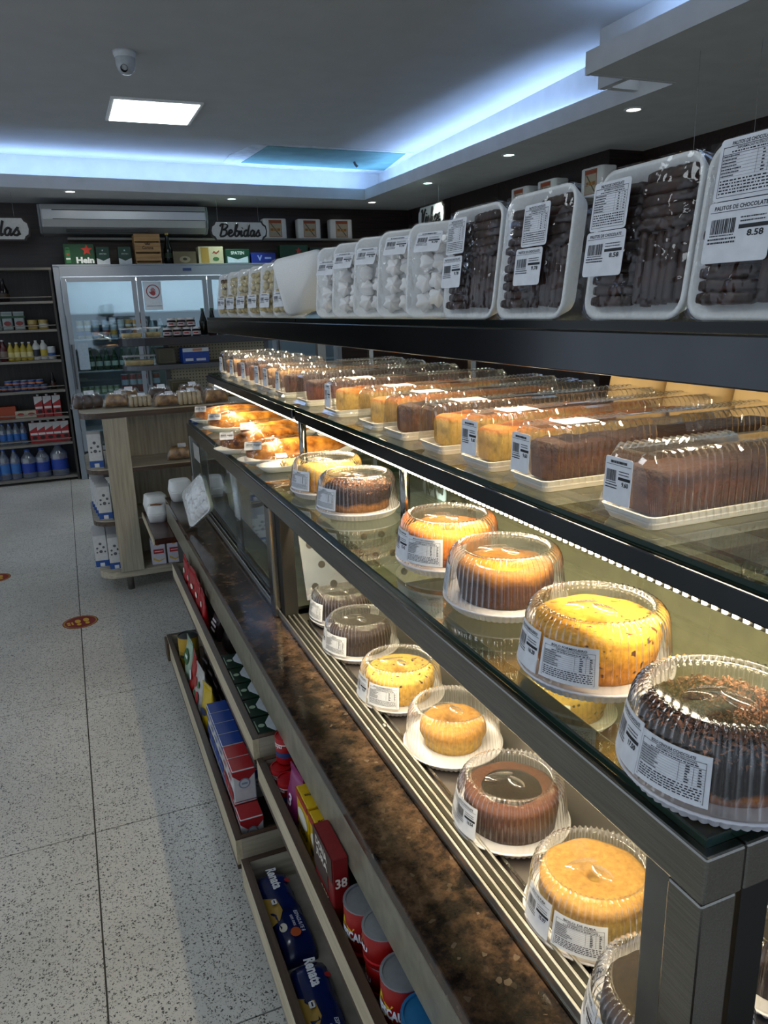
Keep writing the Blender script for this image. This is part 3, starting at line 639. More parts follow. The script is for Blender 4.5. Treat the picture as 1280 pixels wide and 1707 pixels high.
# cream coloured paper bags and a pastry tray at the back of the middle shelf
KR = mat('cream_paper', '#b99b6b', .65, var=.1, scale=12, bump=.3, bscale=14)
for i in range(5):
    t = thing('paper_bag', 'cream paper bag standing at the back of the middle shelf, %s from the near end' % NUM[i], 'paper bag', (1.155, .62+i*.175, 1.2312), group='cream bags at the back of the middle shelf')
    m = MB(); rings = []
    for z, wd, dp in ((0, .165, .06), (.04, .168, .07), (.1, .165, .05), (.15, .155, .02), (.17, .15, .004)):
        rings.append([(x, y, z) for x, y in rrect(dp, wd, min(.02, dp/2.2), 3)])
    m.loft(rings).build('bag', KR, t, True); MB().box(-.004, .004, -.07, .07, .17, .176).build('folded_top', plain('#c8b28a', .6), t)
# ================================================================== FOAM TRAYS ON THE TOP SHELF
def trayshell(W, H, D=.022):
    m = MB(); a = rrect(W, H, .026, 6, 0, H/2); b = rrect(W-.010, H-.010, .022, 6, 0, H/2); c = rrect(W-.03, H-.03, .02, 6, 0, H/2); d = rrect(W-.024, H-.024, .02, 6, 0, H/2)
    m.loft([[(D+.004, y, z) for y, z in d], [(.001, y, z) for y, z in a], [(-.002, y, z) for y, z in a], [(-.002, y, z) for y, z in b], [(D, y, z) for y, z in c]])
    return m
TW, TH = .172, .176
SHELL = trayshell(TW, TH).mesh('foam_tray', FOAM, True)
def filmsheet(W, H, puff, seed, nx=12, nz=12, mt=None):
    m = MB(); V = []; r = random.Random(seed)
    for i in range(nz+1):
        for j in range(nx+1):
            a, b = j/nx*2-1, i/nz*2-1; e = max(0, (1-abs(a)**3)*(1-abs(b)**3)); y, z = a*W/2*.99, H/2+b*H/2*.99
            V.append((-.004-puff*e-(noise.noise(Vector((y*30+seed, z*30, 3)))*.004+noise.noise(Vector((y*80, z*80, seed)))*.002)*e, y, z))
    m.add(V, [(i*(nx+1)+j, (i+1)*(nx+1)+j, (i+1)*(nx+1)+j+1, i*(nx+1)+j+1) for i in range(nz) for j in range(nx)])
    # film turned over the tray edges
    P = rrect(W+.003, H+.003, .027, 6, 0, H/2); m.loft([[(-.004, y, z) for y, z in P], [(.028, y, z) for y, z in P]], False, False)
    return m.mesh('film', mt or FILM, True)
STICK = mat('chocolate_stick', '#33190e', .45, var=.5, scale=45, bump=.5, stretch=(1, 1, 1))
def stick(L_, r, seed):
    m = MB(); rings = []; rd = random.Random(seed); n = 12
    for k in range(12):
        t = k/11; s = r*(.8 if k in (0, 11) else 1)*rd.uniform(.93, 1.05)
        rings.append([(s*math.copysign(abs(math.cos(a))**.6, math.cos(a)), L_*(t-.5), s*math.copysign(abs(math.sin(a))**.6, math.sin(a))+rd.uniform(-.0005, .0005)) for a in (math.pi*2*j/n for j in range(n))])
    return m.loft(rings).mesh('stick', STICK, True)
STK = [stick(.07, .0066, 1), stick(.08, .0066, 2), stick(.074, .0072, 3)]
LEAN = (0, R(7), 0)
def palitos(label, y0, seed, price, lab):
    t = thing('tray_of_chocolate_sticks', label, 'chocolate sticks', (.625, y0, 1.4754), 0, 'trays of chocolate sticks on the top shelf', rot=LEAN)
    link('foam_tray', SHELL, t); r = random.Random(seed)
    for k in range(11): link('stick', STK[0], t, (.004+r.uniform(-.002, .002), .0385+r.uniform(-.002, .002), .0225+k*.0127), (0, 0, R(r.uniform(-2, 2))))
    for k in range(6): link('stick', STK[1], t, (.004+r.uniform(-.002, .002), -.0065-k*.0129, .058+r.uniform(-.003, .003)), (R(90+r.uniform(-2, 2)), 0, 0))
    for k in range(5): link('stick', STK[2], t, (.003+r.uniform(-.002, .003), -.036+r.uniform(-.002, .002), .106+k*.0128), (0, 0, R(r.uniform(-3, 3))))
    link('film', filmsheet(TW, TH, .012, seed), t)
    T_ = 'PALITOS DE CHOCOLATE'
    for (yc, zc, wd, hg, kind) in lab:
        quadlabel(t, (-.0185, yc, zc), (0, -1, 0), (R(0), 0, 1), wd, hg, nutri(wd, hg, T_, seed) if kind == 'n' else pricetag(wd, hg, T_, price, seed), r=.004)
    return t
palitos('foam tray of chocolate sticks cut by the right edge, nearest on the top shelf', .565, 11, '8.58', [(.018, .142, .075, .058, 'n'), (.018, .083, .08, .058, 'p')])
palitos('foam tray of chocolate sticks priced 8.58, second from the right', .742, 12, '8.58', [(.040, .131, .066, .056, 'n'), (.040, .076, .072, .052, 'p')])
palitos('foam tray of chocolate sticks priced 9.78 with labels in its middle', .960, 13, '9.78', [(-.022, .125, .062, .056, 'n'), (-.014, .07, .066, .05, 'p')])
palitos('foam tray of chocolate sticks beside the white meringues', 1.142, 14, '9.78', [(.03, .131, .062, .056, 'n'), (.034, .074, .066, .05, 'p')])
# meringues
MER = mat('meringue', '#e8e6e4', .7, var=.04, scale=40)
def meringue(seed):
    m = MB(); rings = []; r = random.Random(seed); n = 28
    for z, rr in ((0, .015), (.004, .0185), (.011, .018), (.017, .0125), (.022, .0075), (.027, .002), (.0285, .0003)):
        rings.append([((rr*(1+.16*math.cos(6*a+z*110)))*math.cos(a), (rr*(1+.16*math.cos(6*a+z*110)))*math.sin(a), z) for a in (2*math.pi*j/n for j in range(n))])
    return m.loft(rings).mesh('meringue', MER, True)
MG = [meringue(k) for k in range(2)]
def suspiros(label, y0, seed, lb):
    t = thing('tray_of_meringues', label, 'meringues', (.672, y0, 1.4754), 0, 'trays of meringues on the top shelf', rot=(0, R(7), R(30))); link('foam_tray', SHELL, t); r = random.Random(seed)
    for a in range(4):
        for b in range(4):
            link('meringue', MG[(a+b) % 2], t, (.014+r.uniform(-.003, .003), -.052+a*.035+r.uniform(-.004, .004), .034+b*.034+r.uniform(-.004, .004)), (R(r.uniform(-25, 25)), R(-90+r.uniform(-25, 25)), R(r.uniform(0, 60))))
    link('film', filmsheet(TW, TH, .030, seed), t)
    quadlabel(t, (-.030, lb[0], lb[1]), (0, -1, 0), (.35, 0, 1), .056, .04, pricetag(.056, .04, None, '9.78', seed), r=.003)
    return t
for i, (y, lb) in enumerate(((1.325, (.02, .135)), (1.475, (.02, .14)), (1.62, (.03, .13)), (1.77, (.03, .13)), (1.90, (.03, .12)))):
    suspiros('foam tray of white meringues under cling film, %s from the chocolate sticks' % NUM[i], y, 21+i, lb)
# the turned empty-looking tray
t = thing('turned_foam_tray', 'plain foam tray turned sideways between the meringues and the biscuits', 'foam tray', (.672, 2.150, 1.4900), 0, rot=(R(10), R(8), R(-126))); t.scale = (.92, .92, .92)
link('foam_tray', SHELL, t); link('film', filmsheet(TW, TH, .004, 41), t)
# biscuit trays
BIS = MB().lathe([(.0001, -.0085), (.007, -.0078), (.0115, -.003), (.012, .001), (.0085, .007), (.0001, .0085)], 14).mesh('biscuit', mat('round_biscuit', '#cdbd92', .65, var=.15, scale=60), True)
BISD = MB().lathe([(.0001, -.0085), (.007, -.0078), (.0115, -.003), (.012, .001), (.0085, .007), (.0001, .0085)], 14).mesh('biscuit', mat('ring_biscuit', '#70573a', .65, var=.35, scale=60), True)
def biscuits(label, y0, seed, dark=False):
    t = thing('tray_of_biscuits', label, 'biscuits', (.668, y0, 1.4754), 0, 'trays of small round biscuits on the top shelf', rot=(0, R(7), R(24))); link('foam_tray', SHELL, t); r = random.Random(seed)
    for a in range(6):
        for b in range(6): link('biscuit', BISD if dark and r.random() < .5 else BIS, t, (.008+r.uniform(-.007, .006), -.06+a*.024+r.uniform(-.003, .003), .026+b*.024+r.uniform(-.003, .003)), (r.uniform(-1, 1), r.uniform(-1, 1), 0))
    for a in range(5):
        for b in range(5): link('biscuit', BIS, t, (-.012+r.uniform(-.005, .004)+.003*b, -.05+a*.025+r.uniform(-.004, .004), .026+b*.026+r.uniform(-.003, .003)), (r.uniform(-1, 1), r.uniform(-1, 1), 0))
    link('film', filmsheet(TW, TH, .036, seed), t)
    quadlabel(t, (-.042, .01, .05), (0, -1, 0), (0, 0, 1), .05, .045, pricetag(.05, .045, None, '7.60', seed), r=.003)
for i, y in enumerate((2.36, 2.54, 2.72, 2.91, 3.10, 3.29)):
    biscuits('foam tray of small round biscuits, %s from the turned tray' % NUM[i] if i < 5 else 'foam tray of darker ring biscuits at the far end of the top shelf', y, 51+i, i == 5)
# ================================================================== PASTRIES ON THE FAR GLASS
def platem(L_, W):
    m = MB(); P = lambda s, z: [((L_/2*s)*math.copysign(abs(math.cos(a))**.75, math.cos(a)), (W/2*s)*math.copysign(abs(math.sin(a))**.75, math.sin(a)), z) for a in (2*math.pi*j/40 for j in range(40))]
    return m.loft([P(.8, .001), P(.99, .019), P(1.0, .021), P(.97, .021), P(.8, .006)]).mesh('plate', FOAM, True)
PLATE = platem(.37, .132)
PAST = mat('baked_pastry', '#8a4a16', .35, var=.3, scale=26, col2='#d89238', bump=.6, bscale=60)
PASTD = mat('browned_pastry', '#5f2f10', .35, var=.3, scale=30, col2='#b8742a', bump=.6, bscale=60)
def pastry(L_, rr, seed, mt):
    m = MB(); rings = []; n = 26
    for k in range(n+1):
        t = k/n; s = math.sin(math.pi*min(max(t, .02), .98))**.38; bend = .012*math.sin(t*5+seed)
        rg = []
        for j in range(18):
            a = 2*math.pi*j/18; q = Vector((L_*(t-.5), rr*s*1.15*math.cos(a)+bend, rr*s*.85*math.sin(a))); d = noise.noise(q*45+Vector((seed*4.7, 0, 0)))*.006+.0035*math.sin(t*38+a*1.3+seed)
            rg.append((q.x, q.y*(1+d*8), rr*.85+.006+q.z*(1+d*8)))
        rings.append(rg)
    return m.loft(rings).mesh('pastry', mt, True)
def domefilm(L_, W, H, seed):
    m = MB(); rings = []
    for i, (s, z) in enumerate(((1.0, .021), (.93, .024+H*.35), (.8, .024+H*.72), (.55, .024+H*.95), (.2, .024+H*1.02))):
        rings.append([((L_/2*s)*math.copysign(abs(math.cos(a))**.75, math.cos(a)), (W/2*s)*math.copysign(abs(math.sin(a))**.75, math.sin(a)), z+noise.noise(Vector((i*.9, j*.5, seed)))*.006*(i > 0)) for j, a in ((j, 2*math.pi*j/28) for j in range(28))])
    return m.loft(rings, False, True).mesh('film', FILM, True)
for i, (u, v, rz, lb, dk, s) in enumerate(((384, 692, 4, 'golden baked pastry roll farthest back on the pastry end of the counter', 0, 1.), (414, 705, 2, 'long golden pastry roll, second from the far end', 0, 1.05), (462, 722, 3, 'browned pastry roll farthest from the counter edge', 0, .9), (436, 738, 6, 'pastry roll with a twisted end in the middle of the plates', 1, .95), (495, 754, 2, 'long golden pastry roll nearest the boxed cakes', 0, 1.1), (566, 718, 4, 'small browned pastry at the back of the pastry end', 1, .5))):
    p = pz(u, v, 1.035); t = thing('pastry_on_plate', lb, 'pastry', (p.x, p.y, ZG), R(rz), 'pastries on foam plates'); t.scale = (s, s, 1)
    link('plate', PLATE, t); link('pastry', pastry(.315, .04, i+1, PASTD if dk else PAST), t); link('film', domefilm(.37, .132, .06, i), t)
    quadlabel(t, (-.14, -.02, .066), (.95, -.3, 0), (.25, .7, .62), .05, .035, pricetag(.05, .035, None, '8.20', i+60))
p = pz(487, 776, 1.02); t = thing('wrapped_pancake_plate', 'flat pale pastry wrapped in film on a foam plate beside the yellow cake', 'pastry', (p.x, p.y, ZG), R(5)); t.scale = (.62, .8, 1)
link('plate', PLATE, t); MB().lathe([(.0001, .008), (.055, .008), (.06, .016), (.05, .026), (.0001, .028)], 32).build('pancake', mat('pale_pastry', '#c9a65f', .6, var=.2, scale=20), t, True); link('film', domefilm(.37, .145, .018, 9), t)
quadlabel(t, (-.06, -.01, .048), (1, -.2, 0), (.2, .9, .2), .055, .038, pricetag(.055, .038, None, '9.10', 71))
for i, (u, v) in enumerate(((512, 708), (578, 733))):
    p = pz(u, v, 1.02); t = thing('foam_plate_with_roll', ['small roll on a foam plate behind the pastries', 'white foam plate at the back beside the LED post'][i], 'pastry', (min(p.x, 1.0), p.y, ZG), R(8)); t.scale = (.8, .9, .8)
    link('plate', PLATE, t); link('pastry', pastry(.1, .025, 30+i, PASTD), t)
# ================================================================== PACKAGED GOODS: BUILDERS
NX, NY, NZ = ((0, -1, 0), (0, 0, 1)), ((1, 0, 0), (0, 0, 1)), ((1, 0, 0), (0, 1, 0))
def cuboid(name, label, cat, loc, w, d, h, col, prints=(), rotz=0., group=None, rough=.45, soft=.002, body='carton', rot=None, bands=()):
    """a box: w along x, d along y; prints = (face, Print, colour); bands = (z0, z1, colour)"""
    t = thing(name, label, cat, loc, rotz, group, rot)
    b = rbox(w, d, h, .003, soft, n=2).build(body, plain(col, rough), t)
    for z0, z1, c in bands:
        m = MB(); m.box(-w/2-.0004, w/2+.0004, -d/2-.0004, d/2+.0004, z0, z1); m.build('colour_band', plain(c, rough), b)
    for q_, (f, p, c) in enumerate(prints):
        O, (U, V) = {'x': ((-w/2-.0004, 0, h/2), NX), 'y': ((0, -d/2-.0004, h/2), NY), 'z': ((0, 0, h+.0002), NZ)}[f]
        face_print(b, p, O, U, V, plain(c, .55), .0006+.0005*q_)
    return t
def can(name, label, cat, loc, r, h, col, lid='#b9bcc0', group=None, prints=(), rotz=0., bands=()):
    t = thing(name, label, cat, loc, rotz, group)
    b = MB().lathe([(.0001, .001), (r*.92, .001), (r, .004), (r, h-.006), (r*.97, h-.003)], 24).build('body', plain(col, .35), t, True)
    MB().lathe([(r*.97, h-.0035), (r*1.015, h-.003), (r*1.015, h), (r*.9, h), (r*.88, h-.003), (.0001, h-.003)], 24).build('lid', plain(lid, .3, .3), t)
    for z0, z1, c in bands: MB().lathe([(r+.0004, z0), (r+.0004, z1)], 24).build('colour_band', plain(c, .4), b, True)
    for p, c, a in prints: p.onto(lambda x, y: Vector(((r+.0009)*math.cos(a+x/r), (r+.0009)*math.sin(a+x/r), h/2+y))).build('print', plain(c, .5), b)
    return t
def pouchmesh(w, h, t_, seed, flat_top=True):
    m = MB(); rings = []; n = 20
    for k in range(9):
        s = k/8; z = h*s; th = t_*(1-s**2.2)*(.75 if k == 0 else 1)+.002; ww = w*(1-.04*math.sin(s*3.1))
        rings.append([(th/2*math.copysign(abs(math.cos(a))**.8, math.cos(a))+noise.noise(Vector((a*1.5, z*25, seed)))*.004*(0 < k < 8), ww/2*math.copysign(abs(math.sin(a))**.6, math.sin(a)), z) for a in (2*math.pi*j/n for j in range(n))])
    return m.loft(rings)
def pouch(name, label, cat, loc, w, h, t_, col, rotz=0., group=None, prints=(), seed=1, rough=.28, rot=None):
    t = thing(name, label, cat, loc, rotz, group, rot); b = pouchmesh(w, h, t_, seed).build('bag', plain(col, rough), t, True)
    MB().box(-.0014, .0014, -w/2, w/2, h-.001, h+.012).build('seal', plain(col, .25), t)
    for p, c, z in prints: p.onto(lambda x, y: Vector((-t_*.5*(1-((z+y)/h)**2.2)-.0035, -x, z+y))).build('print', plain(c, .5), b)
    return t
def pillow(L_, W, T, seed, n=22, amp=.003):
    m = MB(); rings = []
    for k in range(n+1):
        s = k/n; f = min(1, math.sin(math.pi*s)*2.2)**.5 if 0 < s < 1 else 0
        rings.append([(W/2*(.86+.14*f)*math.copysign(abs(math.cos(a))**.7, math.cos(a)), L_*(s-.5), T/2*(f*.97+.03)*(1+math.copysign(abs(math.sin(a))**.8, math.sin(a)))+noise.noise(Vector((a*2, s*16, seed)))*amp*f) for a in (2*math.pi*j/18 for j in range(18))])
    return m.loft(rings)
def star(cx, cy, r, n=5, k=.42):
    return [(cx+(r if i % 2 == 0 else r*k)*math.sin(math.pi*i/n), cy+(r if i % 2 == 0 else r*k)*math.cos(math.pi*i/n)) for i in range(2*n)]
def disc(cx, cy, r, n=18, ry=None): return [(cx+r*math.cos(2*math.pi*i/n), cy+(ry or r)*math.sin(2*math.pi*i/n)) for i in range(n)]
def bottle(name, label, cat, loc, r, h, col, cap, group=None, lab=None, neck=.3, mt=None, square=False):
    t = thing(name, label, cat, loc, 0, group)
    MB().lathe([(.0001, .001), (r*.9, .001), (r, .006), (r, h*(1-neck)*.92), (r*.9, h*(1-neck)), (r*.42, h*(1-neck*.45)), (r*.34, h*.94), (r*.34, h*.96)], 18).build('body', mt or plain(col, .2), t, True)
    MB().lathe([(r*.4, h*.93), (r*.4, h*.995), (r*.3, h), (.0001, h)], 14).build('cap', plain(cap, .4), t)
    if lab: MB().lathe([(r+.0006, h*.2), (r+.0006, h*(1-neck)*.72)], 18).build('label', plain(lab, .5), t, True)
    return t
# ================================================================== UPPER NEAR TROUGH
Z1 = .392-.075+.0145
NP = lambda body, w, h, x=0, y=0: Print().text(body, x, y, w=w, h=h, bold=.03)
red, sil = '#9c1412', '#8f9398'
for i, (x, y, z, lb) in enumerate(((.382, 1.090, 0, 'red cocoa can with a grey lid, beside the dark red chocolate box'), (.388, 1.003, 0, 'red cocoa can at the bottom of the stack of two'), (.384, 1.003, .0670, 'red cocoa can on top of the stack of two'), (.384, .917, 0, 'red cocoa can with a grey lid, in front of the stack'), (.385, .745, 0, 'red cocoa can nearest the viewer'))):
    t = can('cocoa_can', lb, 'can', (x, y, Z1+z), .04, .115, red, sil, 'red cocoa cans', bands=((.02, .028, '#c9252a'),))
    if i in (1, 2): t.scale = (.95, .95, .575)
    b = t.children[0]; a = R(195 if i != 1 and i != 2 else 150)
    Print().poly(star(-.012, .004, .034, 6, .5)).onto(lambda x_, y_: Vector((.0406*math.cos(a+x_/.04), .0406*math.sin(a+x_/.04), .0575+y_))).build('emblem', plain('#d8b51e', .5), b)
    Print().text('NESCAU', .006, .004, w=.058, h=.02, bold=.05).onto(lambda x_, y_: Vector((.0414*math.cos(a+x_/.04), .0414*math.sin(a+x_/.04), .0575+y_))).build('print', plain('#e9ebf2', .5), b)
t = can('malt_can', 'blue cocoa can with a red name near the lower edge', 'can', (.384, .832, Z1), .04, .115, '#1f5f93', '#2f7cb4', None, bands=((.045, .075, '#3a2416'), (.012, .04, '#a01818')))
NPa = NP('Toddy', .05, .018); NPa.onto(lambda x_, y_: Vector((.0412*math.cos(R(200)+x_/.04), .0412*math.sin(R(200)+x_/.04), .026+y_))).build('print', WHITE, t.children[0])
W_, D_, H_ = .033, .118, .168
cuboid('chocolate_box', 'tall dark red chocolate powder box between the corn starch and the cocoa cans', 'box', (.3555, 1.205, Z1), W_, D_, H_, '#7d0f12', [('x', Print().rect(-.059, .059, .03, .086).rect(-.059, .03, -.01, .03), '#3d2a22'), ('x', Print().text('DONA', -.004, .065, w=.07, h=.02, bold=.03).text('JURA', -.004, .040, w=.07, h=.02, bold=.03), '#e7dfd2'), ('x', Print().text('38%', .01, -.03, w=.045, h=.02, bold=.04).rect(-.03, .04, -.05, -.046).rect(-.03, .03, -.06, -.056), '#e3c9a4'), ('y', Print().text('38', 0, .03, w=.024, h=.022, bold=.03), '#e7dfd2')])
# cleared later: emblem dots on the red box
for i in range(2):
    cuboid('corn_starch_box', 'yellow corn starch box, %s the dark red chocolate box' % ('next to' if i == 0 else 'one box away from'), 'box', (.380, 1.315+i*.098, Z1), .045, .09, .125, '#d3ab0d', [('x', Print().poly(disc(0, .006, .036, 16, .022)), '#e8e2cf'), ('x', Print().rect(-.045, .045, .044, .062), '#a52318'), ('x', NP('MAIZENA', .074, .022, 0, -.026), '#15130f'), ('z', NP('MAIZENA', .03, .008), '#15130f')], group='corn starch boxes')
pouch('snack_bag', 'shiny pink and purple bag beside the yellow corn starch boxes', 'bag', (.375, 1.505, Z1), .08, .12, .05, '#8a2a62', R(5), prints=((NP('3', .02, .028), '#e3d5df', .06),), seed=3)
pouch('dark_bag', 'dark purple bag behind the pink bag', 'bag', (.45, 1.50, Z1), .09, .125, .05, '#2a1730', R(-4), seed=4)
for i, (x, y, z, lb) in enumerate(((.368, 1.572, 0, 'small red baking powder can nearest the pink bag'), (.366, 1.628, 0, 'small red baking powder can, middle of the front row'), (.366, 1.664, .0, ''), (.386, 1.645, .0725, 'small red baking powder can on top of the others'), (.43, 1.60, 0, 'small red baking powder can in the rear, under the ledge'))):
    if not lb: continue
    t = can('baking_powder_can', lb, 'can', (x, y, Z1+z), .0265, .072, '#a3141a', '#b3161c', 'small red baking powder cans', bands=((.054, .057, '#e6e2da'), (.02, .034, '#20386b')))
    NP('Royal', .03, .011, 0, .008).onto(lambda x_, y_: Vector((.0272*math.cos(R(200)+x_/.0265), .0272*math.sin(R(200)+x_/.0265), .042+y_))).build('print', WHITE, t.children[0])
# ================================================================== UPPER FAR TROUGH
Z2 = .428-.075+.0145
for i in range(5):
    cuboid('tea_box', 'dark green box with a white arrow panel, %s from the near end of its row' % NUM[i], 'box', (.410, 1.82+i*.108, Z2), .13, .1, .042, '#0c2a1a', [('z', Print().poly([(-.015, .045), (.065, .045), (.065, -.045), (-.015, -.045), (-.034, -.012), (-.034, .012)]), '#c5cbd3'), ('z', Print().poly(disc(-.047, 0, .009)).rect(-.062, -.059, -.03, .03), '#9fb8a0'), ('z', Print().rect(-.008, .004, -.02, .0).rect(-.008, .004, .004, .02), '#a5293a')], group='green boxes in the upper far trough')
pouch('dark_bag', 'rounded dark bag beside the green boxes in the far trough', 'bag', (.41, 2.43, Z2), .09, .088, .07, '#1d1716', R(6), seed=6)
pouch('dark_bag', 'dark bag with red and white print behind the red pouches', 'bag', (.385, 2.545, Z2), .085, .085, .05, '#231415', R(4), prints=((Print().rect(-.03, .03, .0, .008).rect(-.025, .02, .014, .02).rect(-.02, .03, -.016, -.008), '#c9bdbb', .05),), seed=7)
for i in range(5):
    pouch('red_pouch', 'glossy red pouch in the upper far trough, %s from the near end' % NUM[i], 'pouch', (.3555, 2.66+i*.105, Z2), .095, .13+.01*(i % 3), .028, '#a31a1d', R(3*(i % 3)-3), 'red pouches in the upper far trough', prints=((Print().poly(disc(0, .022, .022, 14, .01)).rect(-.03, .03, -.02, -.016).rect(-.02, .02, -.03, -.027), '#e8dccb', .07),), seed=10+i)
# ================================================================== LOWER FAR TROUGH
Z3 = .178-.09+.0145
def milkpack(lb, loc, top, grp):
    w_, d_, h_ = .062, .064, .098
    t = cuboid('cream_carton', lb, 'carton', loc, w_, d_, h_, '#c9c8c8', [('y', Print().poly(disc(0, .006, .016)), '#7d8ea0'), ('y', Print().poly(disc(0, .006, .0125)), '#c4c6ca'), ('y', Print().rect(-.008, .008, .003, .009), '#7d8ea0'), ('x', Print().rect(-.03, .03, -.045, -.015), top), ('x', Print().rect(-.022, .022, .012, .022), top)], group=grp, bands=((h_-.016, h_-.0035, top),))
    MB().box(-.030, .030, -.031, .031, h_+.0003, h_+.001).build('top_panel', plain(top, .45), t)
    MB().add([(-.0305, -.0324, h_-.016), (.0305, -.0324, h_-.016), (0, -.0324, h_-.045), (-.0305, -.0328, h_-.016), (.0305, -.0328, h_-.016), (0, -.0328, h_-.045)], [(0, 1, 2), (5, 4, 3)]).build('printed_tip', plain(top, .45), t)
    return t
RC, BC = '#a01c20', '#173a86'
milkpack('red topped cream carton standing alone at the near end of its row', (.300, 1.765, Z3), RC, 'red topped cream cartons')
for i in range(2):
    for k in range(2):
        milkpack('red topped cream carton, %s of the %s stack' % (('bottom', 'top')[k], ('nearer', 'farther')[i]), (.302, 1.84+i*.0665, Z3+k*.0995), RC, 'red topped cream cartons')
for i in range(4):
    for j in range(2):
        for k in range(2):
            milkpack('blue topped milk carton, %s layer, %s row from the viewer, %s column' % (('lower', 'upper')[k], NUM[i], ('aisle', 'counter')[j]), (.302+j*.0645, 1.975+i*.0665, Z3+k*.0995), BC, 'blue topped milk cartons')
pouch('snack_bag', 'yellow snack bag with dark print behind the blue cartons', 'bag', (.305, 2.35, Z3), .10, .17, .06, '#c9a915', R(8), prints=((Print().poly(disc(0, 0, .03, 14, .012)), '#1d2b52', .09),), seed=31, rot=(R(-8), 0, R(8)))
pouch('snack_bag', 'red and white patterned bag behind the yellow snack bag', 'bag', (.300, 2.49, Z3), .11, .18, .065, '#b8b5b0', R(4), prints=((Print().poly(disc(-.02, .04, .018)).poly(disc(.02, .0, .02)).poly(disc(-.015, -.04, .016)), '#a3201c', .09), (Print().poly(disc(.022, .045, .012)).poly(disc(-.022, .0, .01)), '#3b6b2c', .09)), seed=32)
pouch('snack_bag', 'red bag with white lettering in the lower far trough', 'bag', (.300, 2.61, Z3), .10, .18, .065, '#a01d1b', R(-4), prints=((Print().poly(disc(0, .02, .032, 14, .014)), '#dedbd6', .09),), seed=33)
pouch('snack_bag', 'green and white bag next to the yellow can', 'bag', (.300, 2.73, Z3), .10, .19, .06, '#9db39b', R(3), prints=((Print().poly(disc(0, .03, .036, 18, .03)), '#1d5c26', .10), (Print().rect(-.018, .018, .024, .036), '#e7e9e2', .101)), seed=34)
for i, (y, c) in enumerate(((2.36, '#171416'), (2.47, '#1b1416'), (2.58, '#2c1a1c'), (2.69, '#201d22'), (2.80, '#2a2628'))):
    pouch('dark_coffee_bag', 'dark coffee bag in the rear of the lower far trough, %s from the cartons' % NUM[i], 'bag', (.385, y, Z3), .1, .17, .06, c, R(2*i), 'dark bags in the rear of the lower far trough', prints=((Print().poly(disc(0, .03, .015)).rect(-.03, .03, -.02, -.01), '#8a8080', .08),), seed=40+i)
t = can('yellow_tin', 'yellow tin with a dark open-looking lid at the far end of the trough', 'tin', (.308, 2.865, Z3), .04, .16, '#b58f18', '#3a3d3a', bands=((.06, .1, '#8f7414'),))
Print().rect(-.02, .02, -.006, .006, 6).onto(lambda x_, y_: Vector((.0412*math.cos(R(230)+x_/.04), .0412*math.sin(R(230)+x_/.04), .08+y_))).build('print', INK, t.children[0])
MB().box(.236, .2455, 3.02, 3.10, .09, .17).build('corner_guard', plain('#4b3826', .5))
bpy.data.objects['corner_guard'].parent = None
tag(bpy.data.objects['corner_guard'], 'small brown wooden block on the end of the lower far trough', 'block')
# ================================================================== LOWER NEAR TROUGH: SPAGHETTI
Z4 = .165-.09+.0145
def pasta(lb, y, rz):
    t = thing('spaghetti_bag', lb, 'pasta', (.310, y, Z4), R(rz), 'blue spaghetti bags')
    b = pillow(.285, .08, .046, y, amp=.006).build('bag', mat('pasta_bag_blue', '#0e1d4f', .22, var=.25, scale=14, coat=.3), t, True)
    top = lambda x, yy: Vector((yy, -x, .0475+noise.noise(Vector((1.57*2, (.5-x/.285)*16, y)))*.001-abs(yy)**2*6-max(0, abs(x)-.1)**2*2.2))
    def pr(p, c, dz=.0, nm='print'): p.onto(lambda x, yy: top(x, yy)+Vector((0, 0, dz))).build(nm, plain(c, .35), b)
    pr(Print().poly([(-.045, -.042), (-.02, -.01), (.02, -.006), (.045, -.02), (.05, -.043)]), '#a5842f', .0014, 'window')
    pr(Print().text('Renata', -.088, .006, w=.075, h=.026, bold=.04), '#e8ebf2', .0016)
    pr(Print().text('ESPAGUETE 8', .065, .02, w=.066, h=.009, bold=.02).text('com ovos', .06, .006, w=.035, h=.006), '#cfd6e6', .0016)
    pr(Print().poly(disc(.07, -.02, .013, 14, .009)), '#d8d2c2', .0018, 'egg'); pr(Print().poly(disc(.095, .002, .014, 14, .012)), '#b0522a', .0018, 'tomato'); pr(Print().poly(disc(-.075, .034, .007)), '#b52a2a', .0018, 'seal')
    quadlabel(t, (-.018, -.02+.03, .0505), (0, -1, 0), (1, 0, 0), .016, .012, Print().rect(-.005, .005, -.001, .002), eps=.0006)
pasta('dark blue spaghetti bag farther down the lower near trough', 1.475, 2)
pasta('dark blue spaghetti bag nearest the viewer in the lower trough', 1.175, -2)
# ================================================================== THINGS ON THE FAR END OF THE GRANITE
def clam(name, lb, loc, w, d, h, rz, rot=None):
    t = thing(name, lb, 'foam box', loc, R(rz), 'white foam boxes', rot)
    m = MB(); n = 6
    def rg(s, z): return [(x, y, z) for x, y in rrect(w*s, d*s, .03*s, n)]
    m.loft([rg(.82, 0), rg(.98, h*.42), rg(1.0, h*.45), rg(1.0, h*.5)]).build('lower_half', FOAM, t, True)
    m = MB(); m.loft([rg(1.0, h*.505), rg(.98, h*.56), rg(.86, h*.97), rg(.8, h)]).build('upper_half', FOAM, t, True)
    MB().box(-w*.06, w*.06, -d*.5-.004, -d*.5+.004, h*.42, h*.58).build('tab', FOAM, t)
    return t
bs = thing('bench_shelf', 'dark brown wooden ledge beyond the far end of the counter', 'shelf', (.37, 3.90, 0))
MB().box(-.09, .10, -.32, .24, .435, .465).build('top', wood('mahogany', '#2d1712', '#4a261c', .25, 1), bs, bevel=.002)
MB().box(-.096, -.0905, -.32, .24, .433, .465).build('edge', OAKY, bs)
